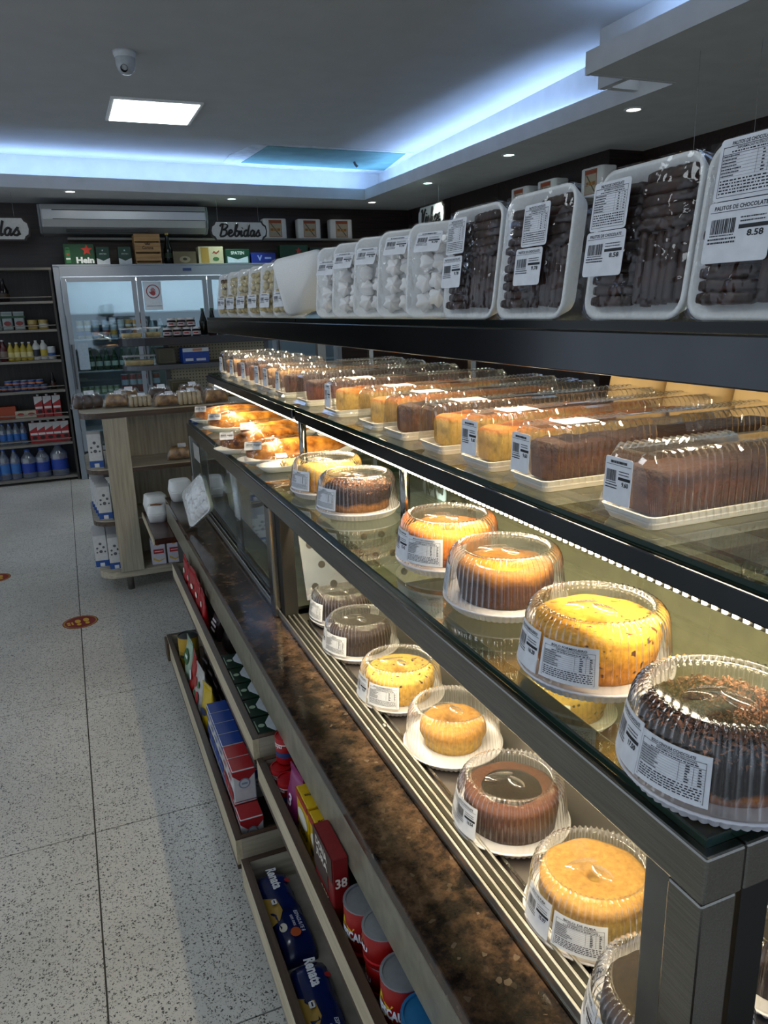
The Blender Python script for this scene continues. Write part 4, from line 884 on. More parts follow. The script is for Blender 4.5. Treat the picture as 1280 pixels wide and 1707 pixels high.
MB().box(.07, .1, -.3, .22, 0, .4345).build('support', mat('base_grey', '#3a3734', .6), bs)
clam('foam_box', 'white foam box on the brown ledge, behind the stained one', (.345, 4.055, .4655), .115, .14, .11, 8)
t = clam('foam_box', 'white foam box with a brown stained lid on the brown ledge', (.335, 3.92, .4655), .10, .10, .085, -6)
MB().add([(-.03, -.02, .0858), (.02, -.03, .0858), (.035, 0, .0858), (.0, .02, .0858), (-.03, .01, .0858)], [(0, 1, 2, 3, 4)]).build('stain', plain('#8a5a2c', .7), t)
clam('foam_box', 'white foam box on the far end of the granite ledge', (.445, 3.765, .5996), .11, .12, .10, 4)
t = thing('leaning_tray', 'white tray wrapped in shiny crumpled film leaning on the granite ledge', 'wrapped tray', (.438, 3.11, .660), 0, rot=(R(-38), R(14), R(22)))
link('foam_tray', SHELL, t); link('film', filmsheet(TW, TH, .02, 77, mt=FILMM), t)
for k in range(12): link('biscuit', MG[k % 2], t, (.012, -.05+(k % 4)*.034, .04+(k//4)*.045), (0, R(-90), R(k*20)))
# ================================================================== WOODEN GONDOLA
GX, GY = .03, 4.2
gd = thing('wooden_gondola', 'light oak island shelf with rounded ends, bread packs on its top', 'shelf unit', (GX, GY, 0))
def shelfpoly(x1, d, r, n=7):
    P = [(x1, 0), (x1, d), (r, d)]
    for k in range(n+1): a = R(90+90*k/n); P.append((r+r*math.cos(a), d-r+r*math.sin(a)))
    for k in range(n+1): a = R(180+90*k/n); P.append((r+r*math.cos(a), r+r*math.sin(a)))
    return P
for z0, z1, e in ((.09, .125, 0), (.392, .42, 0), (.678, .705, 0), (.975, 1.008, 1)):
    b = MB().prism(shelfpoly(1.35, .62, .1), z0+.0045, z1).build('shelf_board', OAK, gd)
    MB().prism(shelfpoly(1.352, .624, .1), z0, z0+.0042 if False else z1-.004).build('edge_band', BROWNX if z0 > .2 else OAK, b, loc=(-.002, -.002, 0))
MB().box(.105, .228, -.012, .008, .125, .974).build('front_upright', OAKZ, gd, bevel=.002)
for k in range(3):
    z0, z1 = ((.1255, .3915), (.4205, .6775), (.7055, .9745))[k]
    MB().box(.20, 1.34, .33, .345, z0, z1).build('back_board', OAKZ, gd)
for x, y in ((.15, .06), (.15, .5), (1.2, .06), (1.2, .5)): MB().lathe([(.018, 0), (.018, .09)], 16, cap0=True).build('leg', STEELD, gd, True, loc=(x, y, 0))
def milk(lb, loc, grp, rz=0):
    t = cuboid('milk_carton', lb, 'carton', loc, .07, .072, .185, '#c9c9c8', [('y', Print().poly(disc(0, .045, .008)).poly(disc(-.018, .02, .006)).poly(disc(.016, .024, .007)).poly(disc(.0, .0, .009)).poly(disc(-.02, -.004, .005)).poly(disc(.022, -.002, .005)), '#55575c'), ('x', Print().poly(disc(0, .03, .01)).poly(disc(.018, .0, .008)), '#55575c')], rotz=R(rz), group=grp, bands=((.004, .04, '#1d4d95'),))
    MB().add([(-.034, -.034, .1852), (.034, -.034, .1852), (.034, .034, .1852), (-.034, .034, .1852), (-.034, 0, .197), (.034, 0, .197)], [(0, 1, 5, 4), (2, 3, 4, 5), (1, 2, 5), (3, 0, 4)]).build('gable', plain('#c6c6c6', .5), t)
    MB().box(-.012, .012, -.0375, -.0365, .006, .026).build('white_patch', plain('#d5d8dc', .5), t)
milk('white and blue milk carton alone on the upper gondola shelf', (.088, 4.30, .7055), None, -6)
for k in range(5): milk('white and blue milk carton in the middle shelf row, %s from the front' % NUM[k], (.098-.006*k, 4.28+k*.078, .4205), 'milk cartons on the middle gondola shelf', -4)
for k in range(4):
    for j in range(2):
        if k or j: milk('white and blue milk carton on the bottom shelf, %s row, %s file' % (NUM[k], ('inner', 'outer')[1-j]), (.085+.036*(j*2-1)+.0, 4.295+k*.078, .1255), 'milk cartons on the bottom gondola shelf', -5)
milk('white and blue milk carton foremost on the bottom gondola shelf', (.115, 4.222, .1255), None, -5) if False else None
for k in range(2):
    pouch_x = .345+k*.088
    cuboid('sugar_pack', 'white sugar pack with a red label, %s of the two on the bottom shelf' % ('left' if k == 0 else 'right'), 'sugar', (pouch_x, 4.25, .1255), .078, .05, .155, '#cfccd6', [('y', Print().rect(-.026, .03, -.01, .016), '#b3262a'), ('y', Print().rect(-.02, .024, .001, .005), '#e8dfe0'), ('y', Print().poly(disc(0, .045, .012, 14, .009)), '#c98a1a'), ('y', Print().poly([(-.03, -.03), (.0, -.05), (.03, -.04), (.03, -.045), (0, -.058), (-.03, -.045)]), '#d8b04a')], group='white sugar packs', soft=.006, body='bag', rotz=R(-3))
# bread
CR = mat('bread_crust', '#7a4a20', .6, var=.3, scale=25, col2='#c49a5e'); WB = mat('white_bread', '#b9a888', .7, var=.12, scale=30); DB = mat('dark_bread', '#4a2a18', .6, var=.3, scale=25)
def bread(lb, loc, w, d, h, mt, rz, kind, grp='bread packs on the gondola'):
    w *= .88
    t = thing('bread_pack', lb, 'bread', loc, R(rz), grp)
    if kind == 'slices':
        for k in range(5):
            x0 = -w*.44+k*w*.176; rbox(w*.168, d*.86, h*.86, .012, .003, .004, 3, x0+w*.084).build('slice', mt, t, True)
    elif kind == 'buns':
        for k in range(3):
            for j in range(2): MB().lathe([(.0001, .004), (w*.13, .004), (w*.165, h*.35), (w*.13, h*.72), (.0001, h*.86)], 18).build('bun', mt, t, True, loc=(-w*.31+k*w*.31, -d*.2+j*d*.4, 0))
    else:
        pillow(w*.92, d*.82, h*.86, w*7, amp=.004).build('loaf', mt, t, True, loc=(0, 0, .004), rot=(0, 0, R(90)))
    pillow(w*1.06, d*1.0, h, 3.3+w, amp=.006).build('bag', FILMM, t, True, rot=(0, 0, R(90)))
    quadlabel(t, (.01, -d*.18, h*1.0), (1, .1, 0), (0, .9, .5), w*.3, d*.3, None)
    return t
ZT = 1.0085
bl = [(146, 671, .19, .13, .085, DB, 4, 'buns', 'pack of dark buns on the rounded corner of the gondola top'), (195, 669, .15, .12, .08, CR, -8, 'loaf', 'crusty loaf in a clear bag, second along the front of the gondola top'), (233, 668, .15, .11, .065, WB, 0, 'slices', 'pack of white bread slices, third along the front of the gondola top'), (278, 667, .16, .11, .07, CR, 6, 'loaf', 'browned loaf in film, fourth along the front of the gondola top'), (324, 670, .16, .13, .08, WB, -2, 'slices', 'large pale sliced loaf, fifth along the front of the gondola top'), (371, 668, .16, .12, .08, CR, 4, 'loaf', 'wrapped loaf partly behind the pastry end of the counter')]
for (u, v, w_, d_, h_, mt, rz, kd, lb) in bl:
    p = pz(u, v, ZT+.03); bread(lb, (p.x, max(p.y, 4.29), ZT), w_, d_, h_, mt, rz, kd)
for i, (x, y, mt, kd) in enumerate(((.30, 4.55, CR, 'loaf'), (.48, 4.57, DB, 'loaf'), (.66, 4.60, CR, 'buns'), (.84, 4.58, WB, 'slices'), (1.02, 4.56, CR, 'loaf'), (1.14, 4.33, WB, 'slices'))):
    bread('bread pack in the second row of the gondola top, %s from the left' % NUM[i] if i < 5 else 'pale bread pack at the right end of the gondola front row', (x, y, ZT), .165, .13, .085, mt, i*4-8, kd)
bread('brown loaf in a clear bag on the middle gondola shelf', (.53, 4.30, .7055), .17, .12, .08, CR, -6, 'loaf')
# ================================================================== STEEL GONDOLA BEHIND IT
NAVY = plain('#0d121d', .3); GREYS = plain('#54575b', .35, .5)
sg = thing('steel_gondola', 'cream perforated steel gondola with dark rounded shelves behind the bread', 'shelf unit', (.34, 4.98, 0))
def perf():
    m, t, b, N, L = nt('perforated_cream'); tc = N.new('ShaderNodeTexCoord'); mp = N.new('ShaderNodeMapping'); mp.inputs['Scale'].default_value = (48, 48, 48); L.new(tc.outputs['Object'], mp.inputs[0])
    fr_ = N.new('ShaderNodeVectorMath'); fr_.operation = 'FRACTION'; L.new(mp.outputs[0], fr_.inputs[0]); sb = N.new('ShaderNodeVectorMath'); sb.operation = 'SUBTRACT'; sb.inputs[1].default_value = (.5, .5, .5); L.new(fr_.outputs[0], sb.inputs[0])
    sx = N.new('ShaderNodeSeparateXYZ'); L.new(sb.outputs[0], sx.inputs[0]); cb = N.new('ShaderNodeCombineXYZ'); L.new(sx.outputs[0], cb.inputs[0]); L.new(sx.outputs[2], cb.inputs[2])
    ln = N.new('ShaderNodeVectorMath'); ln.operation = 'LENGTH'; L.new(cb.outputs[0], ln.inputs[0]); lt = N.new('ShaderNodeMath'); lt.operation = 'LESS_THAN'; lt.inputs[1].default_value = .2; L.new(ln.outputs['Value'], lt.inputs[0])
    mx = N.new('ShaderNodeMixRGB'); L.new(lt.outputs[0], mx.inputs[0]); mx.inputs[1].default_value = (*hx('#b3b09a'), 1); mx.inputs[2].default_value = (*hx('#4a4a42'), 1); L.new(mx.outputs[0], b.inputs['Base Color']); b.inputs['Roughness'].default_value = .45
    return m
PERF = perf()
MB().box(.30, .95, .30, .32, .05, 1.32).build('perforated_panel', PERF, sg)
MB().box(.27, .30, .29, .33, 0, 1.34).build('upright', GREYS, sg); MB().box(.95, .98, .29, .33, 0, 1.34).build('upright', GREYS, sg)
MB().box(.0, 1.0, .0, .6, .0, .09).build('base', GREYS, sg, bevel=.004)
def dshelf(z0, z1, x0, m_):
    P = [(1.02, 0), (1.02, .295), (x0+.02, .295)]
    for k in range(7): a = R(100+80*k/6); P.append((x0+.15+.15*math.cos(a), .15+.15*math.sin(a)))
    for k in range(7): a = R(180+90*k/6); P.append((x0+.15+.15*math.cos(a), .15+.15*math.sin(a)))
    return MB().prism(P, z0, z1).build('shelf', m_, sg, bevel=.006)
dshelf(1.305, 1.352, -.02, NAVY); dshelf(1.155, 1.185, -.01, GREYS)
YS = 5.06
def tub(lb, x, y, z, w_=.16):
    t = thing('clear_tub', lb, 'dessert tub', (x, y, z), 0, 'clear dessert tubs on the steel gondola'); rbox(w_, .11, .055, .015, .004).build('tub', CLEARB, t, True); rbox(w_*.9, .095, .03, .012, .003, .003).build('filling', mat('custard', '#b5a06a', .6, var=.25, scale=30), t, True)
    rbox(w_*1.04, .115, .008, .016, .002, .0555).build('lid', clear('tub_lid', base=.15, milk=.3), t, True)
tub('clear tub of custard on the left end of the dark upper shelf', .40, YS, 1.3525, .13); tub('second clear tub beside the jars on the dark upper shelf', .535, YS+.05, 1.3525, .1)
tub('long clear tub of pale balls on the lower grey shelf', .43, YS, 1.1855, .19)
def jar(lb, x, y, z, i):
    t = thing('spread_jar', lb, 'jar', (x, y, z), 0, 'brown spread jars'); MB().lathe([(.0001, .001), (.024, .001), (.028, .006), (.028, .038), (.023, .045)], 18).build('glass', plain('#2b140a', .2), t, True); MB().lathe([(.026, .045), (.0265, .057), (.0001, .057)], 18).build('lid', plain('#dfdfe0', .4), t)
    MB().lathe([(.0287, .01), (.0287, .032)], 18).build('label', plain('#c9c3c2', .5), t, True); Print().rect(-.014, .014, -.003, .006, 4).onto(lambda x_, y_: Vector((.0292*math.cos(R(255)+x_/.028), .0292*math.sin(R(255)+x_/.028), .021+y_))).build('print', plain('#a31d1d', .5), t)
for i in range(4): jar('brown spread jar in the lower row, %s' % ORD[i], .618+i*.06, YS-.02, 1.3525, i)
for i in range(3): jar('brown spread jar standing on the lower row, %s' % ORD[i], .648+i*.06, YS-.02, 1.41, i)
for i in range(4):
    t = thing('jam_jar', 'dark red jam jar on the upper shelf, %s of four' % ORD[i], 'jar', (.90+i*.062, YS-.01, 1.3525), 0, 'dark jam jars'); MB().lathe([(.0001, .001), (.026, .001), (.028, .005), (.028, .045), (.024, .052)], 18).build('glass', plain('#2c0d0c', .2), t, True); MB().lathe([(.027, .052), (.027, .064), (.0001, .064)], 18).build('lid', plain('#53201c', .4), t)
for i in range(2): bottle('green_bottle', 'dark olive oil bottle with a green cap, %s of the pair on the upper shelf' % ('left' if i == 0 else 'right'), 'bottle', (.87+i*.06, YS+.12, 1.3525), .026, .17, '#10180c', '#1d5a2a', 'olive oil bottles', neck=.45)
t = thing('round_cheese', 'pale round cheese wrapped in film behind the jars', 'cheese', (.72, YS+.12, 1.3525), 0); MB().lathe([(.0001, 0), (.06, 0), (.068, .02), (.06, .09), (.04, .11), (.0001, .115)], 24).build('cheese', plain('#b5ae8a', .5), t, True)
cuboid('wafer_box', 'bright blue and white box displayed open on the lower grey shelf', 'box', (.775, YS, 1.1855), .17, .09, .095, '#1747a0', [('y', Print().rect(-.083, .083, .022, .046), '#cfd8dc'), ('y', Print().rect(-.07, -.02, -.035, -.018).rect(.0, .06, -.035, -.02), '#d4dbe4'), ('y', Print().rect(-.02, .04, .027, .042), '#c98a5a')], rotz=R(4))
cuboid('olive_tin', 'square olive green tin on the lower grey shelf', 'tin', (.60, YS+.06, 1.1855), .115, .1, .1, '#4c4a36', [('y', Print().frame(-.045, .045, -.04, .04, .003), '#6d6a50')])
cuboid('olive_crate', 'olive patterned crate on the bread gondola in front of the perforated panel', 'box', (.62, 4.76, 1.0085), .12, .1, .10, '#4c4a36', [('y', Print().frame(-.05, .05, -.04, .04, .004), '#6d6a50')])
# ================================================================== BACK WALL: DRINKS COOLER
CM = mat('cooler_grey', '#8a9199', .4, var=.04, scale=6); CI = mat('cooler_inside', '#aeb6bb', .5, var=.05, scale=5)
YC = 7.54
co = thing('drinks_cooler', 'wide grey glass-door drinks cooler against the back wall', 'cooler', (1.0, YC, 0))
X0, X1 = -1.0, 1.66
MB().box(X0, X1, .40, .44, .12, 1.925).build('back', CI, co); MB().box(X0, X0+.05, .0, .40, .0, 1.925).build('side', CM, co); MB().box(X1-.05, X1, 0, .40, 0, 1.925).build('side', CM, co)
MB().box(X0, X1, -.005, .44, 1.926, 1.94).build('top', CM, co); MB().box(X0+.0505, X1-.0505, -.004, .02, 1.835, 1.925).build('header', CM, co); MB().box(X0+.0505, X1-.0505, .0, .40, .0, .26).build('plinth', plain('#2b2e31', .5), co)
MB().box(.12, .20, -.0065, -.0042, 1.875, 1.9).build('badge', plain('#233a6a', .4), co)
MB().box(-.93, 1.58, .03, .05, 1.80, 1.82).build('cooler_lamp', lamp('cooler_lamp', (.85, .95, 1), 14.0), co)
sh = (.45, .78, 1.0, 1.29)
for z in sh + (1.52,): MB().box(X0+.051, X1-.051, .05, .399, z-.012, z).build('shelf', plain('#b3babd', .4), co)
dw = (X1-X0-.1)/4
for k in range(4):
    x0 = X0+.05+k*dw+.004; x1 = x0+dw-.008
    f = MB().box(x0, x0+.04, -.03, -.006, .27, 1.83).box(x1-.04, x1, -.03, -.006, .27, 1.83).box(x0+.0405, x1-.0405, -.03, -.006, .27, .31).box(x0+.0405, x1-.0405, -.03, -.006, 1.79, 1.83).build('door', CM, co)
    MB().box(x0+.0405, x1-.0405, -.02, -.014, .3105, 1.7895).build('pane', clear('cooler_glass', tint=(.86, .94, .97), base=.12, edge=.5, power=2.5, rough=.02, gloss=(.85, .95, 1)), f)
    MB().box(x0+.006, x0+.02, -.05, -.031, .85, 1.25).build('handle', plain('#3d4247', .35), f)
    if k == 1:
        s = MB().box(x0+.05, x0+.21, -.0225, -.0205, 1.53, 1.785).build('notice', plain('#c9d2d9', .6), f)
        Print().poly(disc(0, .035, .062, 28)).onto(flat((x0+.135, -.0232, 1.66), (1, 0, 0), (0, 0, 1))).build('ring', plain('#8e3a3f', .6), s)
        Print().poly(disc(0, .035, .053, 28)).onto(flat((x0+.135, -.0238, 1.66), (1, 0, 0), (0, 0, 1))).build('field', plain('#c9d2d9', .6), s)
        h = Print().poly(disc(0, .018, .02, 12)).rect(-.02, -.012, .02, .06).rect(-.009, -.001, .03, .07).rect(.002, .010, .03, .068).rect(.013, .02, .02, .058); h.poly([(-.018, .005), (-.038, .03), (-.033, .036), (-.012, .025)])
        h.onto(flat((x0+.135, -.0244, 1.66), (1, 0, 0), (0, 0, 1))).build('hand', plain('#a3474a', .6), s)
        Print().rect(-.07, .07, -.096, -.092).onto(flat((x0+.135, -.0244, 1.66), (1, 0, 0), (0, 0, 1))).build('rule', plain('#2b3450', .6), s)
    if k == 0: MB().box(x0+.06, x0+.15, -.0225, -.0205, 1.02, 1.26).build('notice', plain('#9fb0bd', .6), f)
# cans and bottles in the cooler
def row(z, xs_, fn, y=YC+.1):
    for i, x in enumerate(xs_): fn(i, x, y, z)
def tallcan(i, x, y, z):
    c = ('#b5a58a', '#8a9db0', '#b3b8bd', '#b5803a', '#a8642e')[min(4, i//2)]
    can('drink_can', 'tall can on the top stocked cooler shelf, %s' % ORD[i] if i < 11 else 'tall can', 'can', (x, y, z+.0005), .03, .165, c, '#c3c8cc', 'tall cans in the cooler', bands=((.03, .07, ('#2b4a7c', '#2b4a7c', '#c0662a', '#8a2a22', '#c9962e')[i % 5]), (.1, .12, '#d0d4d6')))
row(1.29, [.16+k*.068+(.02 if k > 2 else 0) for k in range(9)], tallcan)
def greenb(i, x, y, z): bottle('beer_bottle', 'green beer bottle in the middle row of the cooler, %s' % ORD[i], 'bottle', (x, y, z+.0005), .03, .2, '#123a20', '#8d9a86', 'green beer bottles in the cooler', lab='#b3beb0', neck=.42)
row(1.0, [.22+k*.07 for k in range(11)], greenb)
def redcan(i, x, y, z): can('drink_can', 'red and white can low in the cooler, %s of five' % ORD[i], 'can', (x, y, z+.0005), .033, .17, '#8e2420', '#c3c8cc', 'red and white cans in the cooler', bands=((.07, .12, '#a9b7bf'),))
row(.78, [.50+k*.072 for k in range(5)], redcan)
def palecan(i, x, y, z): can('drink_can', 'small pale green can low in the cooler, %s' % ORD[i], 'can', (x, y, z+.0005), .026, .075, '#8f9d72', '#c3c8cc', 'small pale cans in the cooler', bands=((.02, .045, '#c9cdb4'),))
row(.78, [.13+k*.058 for k in range(6)], palecan)
def wbot(i, x, y, z): bottle('drink_bottle', 'pale bottle in the second cooler door, %s of six' % ORD[i], 'bottle', (x, y, z+.0005), .03, .16, '#8fa0a3', '#c9d2d2', 'pale bottles in the cooler', lab='#cfd5cf')
row(1.29, [.80+k*.08 for k in range(6)], wbot)
def wb2(i, x, y, z): bottle('drink_bottle', 'green bottle in the second cooler door, %s of six' % ORD[i], 'bottle', (x, y, z+.0005), .03, .2, '#1a3c24', '#8d9a86', 'green bottles in the second door', neck=.42)
row(1.0, [1.02+k*.075 for k in range(6)], wb2)
# ------------------------------------------------------------------ boxes on top of the cooler
ZK = 1.9405; YK = 7.66
t = cuboid('beer_pack', 'green beer pack with a red star and white lettering on the cooler', 'beer pack', (.235, YK, ZK), .255, .16, .175, '#11401f', [('y', Print().poly(star(.065, .036, .05)), '#b9331f'), ('y', Print().text('Hein', .045, -.05, w=.15, h=.055, bold=.05), '#d9dedb'), ('y', Print().rect(-.115, -.075, -.075, .045).poly(disc(-.095, .05, .02, 12, .012)), '#2f6b3c'), ('y', Print().poly(star(-.095, .0, .014)), '#b9331f'), ('y', Print().rect(-.113, -.077, -.045, -.03), '#cfd8d2')])
for i, x in enumerate((.435, .625)):
    cuboid('glass_box', 'small green and white beer box, %s the wooden crate' % ('farther left of' if i == 0 else 'right beside'), 'box', (x, YK, ZK), .115, .1, .155, '#123c2a', [('y', Print().poly([(-.057, -.076), (.057, -.076), (.057, -.02), (0, -.045), (-.057, -.02)]), '#c6ced0'), ('y', Print().text('SPATEN', 0, .015, w=.06, h=.012, bold=.02), '#b9c4bb'), ('y', Print().poly(star(0, .045, .01)), '#b9c4bb')], group='small green boxes on the cooler')
t = thing('wooden_crate', 'light wooden beer crate on the cooler', 'crate', (.83, YK, ZK)); PINE = wood('pine', '#8d6a3f', '#b48d5a', .6, 0)
for k, (z0, z1) in enumerate(((.0, .012), (.03, .09), (.105, .185), (.20, .262))): MB().box(-.115, .115, -.09, -.078, z0 if k else .0, z1).build('slat', PINE, t); MB().box(-.115, .115, .078, .09, z0, z1).build('slat', PINE, t)
for x in (-.115, .105):
    for y in (-.0775, .0675): MB().box(x, x+.01, y, y+.01, .0, .262).build('corner_post', PINE, t)
MB().box(-.114, -.1045, -.077, .077, .03, .25).build('side_board', PINE, t); MB().box(.1045, .114, -.077, .077, .03, .25).build('side_board', PINE, t)
Print().text('Corona', 0, 0, w=.1, h=.03, bold=.03).poly([(-.02, .024), (.02, .024), (.026, .045), (.012, .034), (0, .048), (-.012, .034), (-.026, .045)]).onto(flat((0, -.0907, .143), (1, 0, 0), (0, 0, 1))).build('print', plain('#4a2f18', .6), t)
bottle('sparkling_bottle', 'dark sparkling wine bottle with a gold neck beside the wooden crate', 'bottle', (1.02, YK, ZK), .042, .28, '#0d120d', '#b59a3a', None, lab='#1d3320', neck=.5)
def topbox(lb, u0, u1, v0, col, prints, cat='box', name='beer_box'):
    a, b = py(u0, 438, YK-.06), py(u1, v0, YK-.06); return cuboid(name, lb, cat, ((a.x+b.x)/2, YK, ZK), b.x-a.x, .12, b.z-ZK, col, prints)
topbox('dull gold beer box on the cooler beside the sparkling bottle', 290, 326, 419, '#6d6246', [('y', Print().poly(disc(0, -.015, .05, 20, .03)), '#9c9274'), ('y', Print().poly(disc(0, -.012, .02, 14, .012)), '#3f3826')])
topbox('cream box with a red script on the cooler', 332, 371, 411, '#bfb795', [('y', Print().rect(-.095, -.02, -.07, .07), '#a3843a'), ('y', Print().poly([(.01, .01), (.03, .04), (.05, .022), (.078, .045), (.082, .035), (.05, .008), (.032, .024)]), '#8e2f22'), ('y', Print().poly(disc(.045, -.035, .03, 14, .018)), '#3f6b3a')])
topbox('green and white beer box under the drinks sign', 377, 415, 415, '#0f3d2c', [('y', Print().poly([(-.1, -.06), (.1, -.06), (.1, .0), (0, -.03), (-.1, .0)]), '#b9c9d4'), ('y', Print().text('SPATEN', 0, .03, w=.13, h=.03, bold=.03), '#cfd8d2')])
topbox('bright blue box on the cooler', 420, 459, 421, '#1b2f86', [('y', Print().text('V', -.04, 0, w=.05, h=.05, bold=.05).rect(.01, .075, -.01, .008), '#8fa5dd')])
topbox('second green beer pack with a red star on the cooler', 468, 513, 408, '#123c22', [('y', Print().poly(star(.045, .03, .035)), '#b03a2c'), ('y', Print().text('Hein', .03, -.045, w=.13, h=.04, bold=.05), '#cfd6d1')], 'beer pack', 'beer_pack')
topbox('dark green box behind the turned foam tray', 518, 552, 412, '#0d2d22', [('y', Print().rect(-.05, .05, -.02, .0), '#4a6a58')])
topbox('dark green box farthest right on the cooler', 557, 600, 416, '#0d2d22', [('y', Print().rect(-.05, .05, -.01, .01), '#4a6a58')])
# ------------------------------------------------------------------ long wall shelves with white boxes
SHM = mat('wall_shelf', '#7d7a72', .5, var=.06, scale=10)
t = thing('wall_shelf', 'long thin shelf on the dark back wall above the cooler', 'shelf', (1.9, 7.88, 2.165)); MB().box(-1.74, 1.75, -.13, .118, 0, .02).build('board', SHM, t)
MB().box(-1.74, 1.75, .10, .118, -.2, -.0005).build('backing', wood('wall_backing', '#55463b', '#6e5b4d', .5, 0), t)
def foamcase(lb, loc, rz):
    t = thing('foam_cooler_box', lb, 'foam box', loc, R(rz), 'white foam boxes with a poster'); rbox(.24, .13, .19, .025, .006).build('box', FOAM, t, True)
    p = MB().box(-.065, .065, -.0668, -.0655, .015, .175).build('poster', plain('#b3a48c', .6), t); Print().rect(-.06, .06, .05, .075).frame(-.065, .065, -.08, .08, .004).onto(flat((0, -.0674, .095), (1, 0, 0), (0, 0, 1))).build('border', plain('#9c4a2a', .6), p)
    Print().rect(-.05, -.02, -.012, .012).rect(-.014, .012, -.012, .01).rect(.018, .05, -.012, .012).onto(flat((0, -.0678, .085), (1, .0, 0), (0, 0, 1))).build('print', plain('#a06a1e', .6), p); Print().poly([(-.05, .05), (-.042, .055), (.05, -.06), (.042, -.065)]).onto(flat((0, -.0674, .09), (1, 0, 0), (0, 0, 1))).build('drawing', plain('#5d5344', .6), p)
for i, (u, lb) in enumerate(((459, 'white foam box with a poster partly behind the drinks sign'), (516, 'white foam box with a poster in the middle of the wall shelf'), (569, 'white foam box with a poster, right one on the back wall shelf'))):
    p = py(u, 400, 7.82); foamcase(lb, (p.x, 7.86, 2.1855), 0)
t = thing('wall_shelf', 'thin shelf on the right dark wood wall', 'shelf', (3.56, 5.4, 2.165)); MB().box(-.1, .098, -.75, 1.9, 0, .02).build('board', SHM, t)
for i, (u, lb) in enumerate(((865, 'white foam box nearest the wine sign on the right wall shelf'), (910, 'white foam box with a red poster edge in the middle of the right shelf'), (985, 'white foam box at the near end of the right wall shelf'))):
    p = px(u, 320, 3.5); foamcase(lb, (3.56, p.y, 2.1855), -90)
# ------------------------------------------------------------------ air conditioner
ac = thing('air_conditioner', 'long silver air conditioner under the soffit on the back wall', 'air conditioner', (.675, 7.72, 2.21)); AM = mat('ac_silver', '#c0c2c3', .28, .5, var=.03, scale=5); L_ = .735
def acprof(x, s=1.): return [(x, .27, 0), (x, -.02*s, .005), (x, -.12*s, .05), (x, -.155*s, .11), (x, -.155*s, .19), (x, -.13*s, .235), (x, .0, .245), (x, .27, .245)]
MB().loft([acprof(-L_+.02, .9), acprof(-L_+.035), acprof(L_-.035), acprof(L_-.02, .9)]).build('housing', AM, ac)
for s in (-1, 1): MB().loft([acprof(s*L_, .72), acprof(s*(L_-.018), .93)] if s < 0 else [acprof(s*(L_-.018), .93), acprof(s*L_, .72)]).build('end_cap', plain('#8f9498', .35), ac)
MB().box(-.62, .70, -.159, -.1545, .183, .190).build('seam', BLACK, ac); MB().box(-.62, .70, -.159, -.1545, .110, .114).build('seam', BLACK, ac)
MB().box(-.52, .18, -.09, -.05, .012, .034).build('outlet', BLACK, ac); Print().poly(disc(-.56, .085, .03, 16, .007)).onto(flat((0, -.1512, 0), (1, 0, 0), (0, .38, 1))).build('sensor', BLACK, ac); Print().poly(disc(0.02, .085, .028, 16, .005)).onto(flat((0, -.1512, 0), (1, 0, 0), (0, .38, 1))).build('badge', plain('#6d7074', .4), ac)
# ------------------------------------------------------------------ hanging signs with script lettering
GL = {  # strokes on a 1 x 1 grid (x-height .5), drawn as brush tubes
 'B': (.62, [[(.12, 0), (.2, .5), (.26, .95)], [(.05, .8), (.2, 1.0), (.5, 1.0), (.58, .8), (.42, .58), (.24, .54)], [(.24, .54), (.5, .5), (.56, .25), (.4, .03), (.12, 0)]]),
 'e': (.42, [[(0, .12), (.16, .24), (.32, .36), (.27, .5), (.14, .48), (.08, .25), (.14, .04), (.28, .02), (.42, .14)]]),
 'b': (.44, [[(0, .12), (.14, .5), (.24, .92), (.18, 1.0), (.12, .85), (.1, .3), (.16, .03), (.3, .06), (.36, .3), (.26, .46), (.18, .4)], [(.34, .4), (.44, .42)]]),
 'i': (.24, [[(0, .12), (.12, .46), (.1, .1), (.16, .02), (.24, .12)], [(.15, .66), (.17, .7)]]),
 'd': (.46, [[(.34, .42), (.2, .5), (.08, .36), (.08, .1), (.18, .02), (.3, .16), (.4, .98)], [(.4, .98), (.33, .2), (.37, .02), (.46, .12)]]),
 'a': (.44, [[(.32, .42), (.2, .5), (.08, .36), (.08, .1), (.18, .02), (.28, .16), (.34, .46)], [(.34, .46), (.31, .12), (.36, .02), (.44, .12)]]),
 's': (.36, [[(0, .12), (.2, .54), (.2, .4), (.28, .2), (.2, .02), (.04, .06)], [(.2, .03), (.36, .14)]]),
 'V': (.56, [[(.04, .86), (.14, .98), (.18, .7), (.22, .02), (.44, .8), (.56, .98)]]),
 'n': (.46, [[(0, .12), (.08, .46), (.06, .02), (.16, .4), (.26, .46), (.28, .1), (.36, .02), (.46, .12)]]),
 'h': (.46, [[(0, .12), (.16, .6), (.2, .98), (.12, .9), (.06, .02), (.16, .38), (.26, .44), (.28, .1), (.36, .02), (.46, .12)]]),
 'o': (.42, [[(.2, .48), (.08, .36), (.08, .1), (.2, .02), (.32, .14), (.32, .36), (.2, .48), (.3, .44), (.42, .46)]]),
 't': (.32, [[(0, .12), (.16, .6), (.2, .9), (.1, .2), (.16, .02), (.32, .12)], [(.06, .6), (.3, .62)]]), }
def smooth_path(P, k=4):
    out = []
    for i in range(len(P)-1):
        p0, p1, p2, p3 = (Vector(P[max(i-1, 0)]), Vector(P[i]), Vector(P[i+1]), Vector(P[min(i+2, len(P)-1)]))
        for j in range(k): t = j/k; out.append(.5*((2*p1)+(-p0+p2)*t+(2*p0-5*p1+4*p2-p3)*t*t+(-p0+3*p1-3*p2+p3)*t**3))
    return out+[Vector(P[-1])]
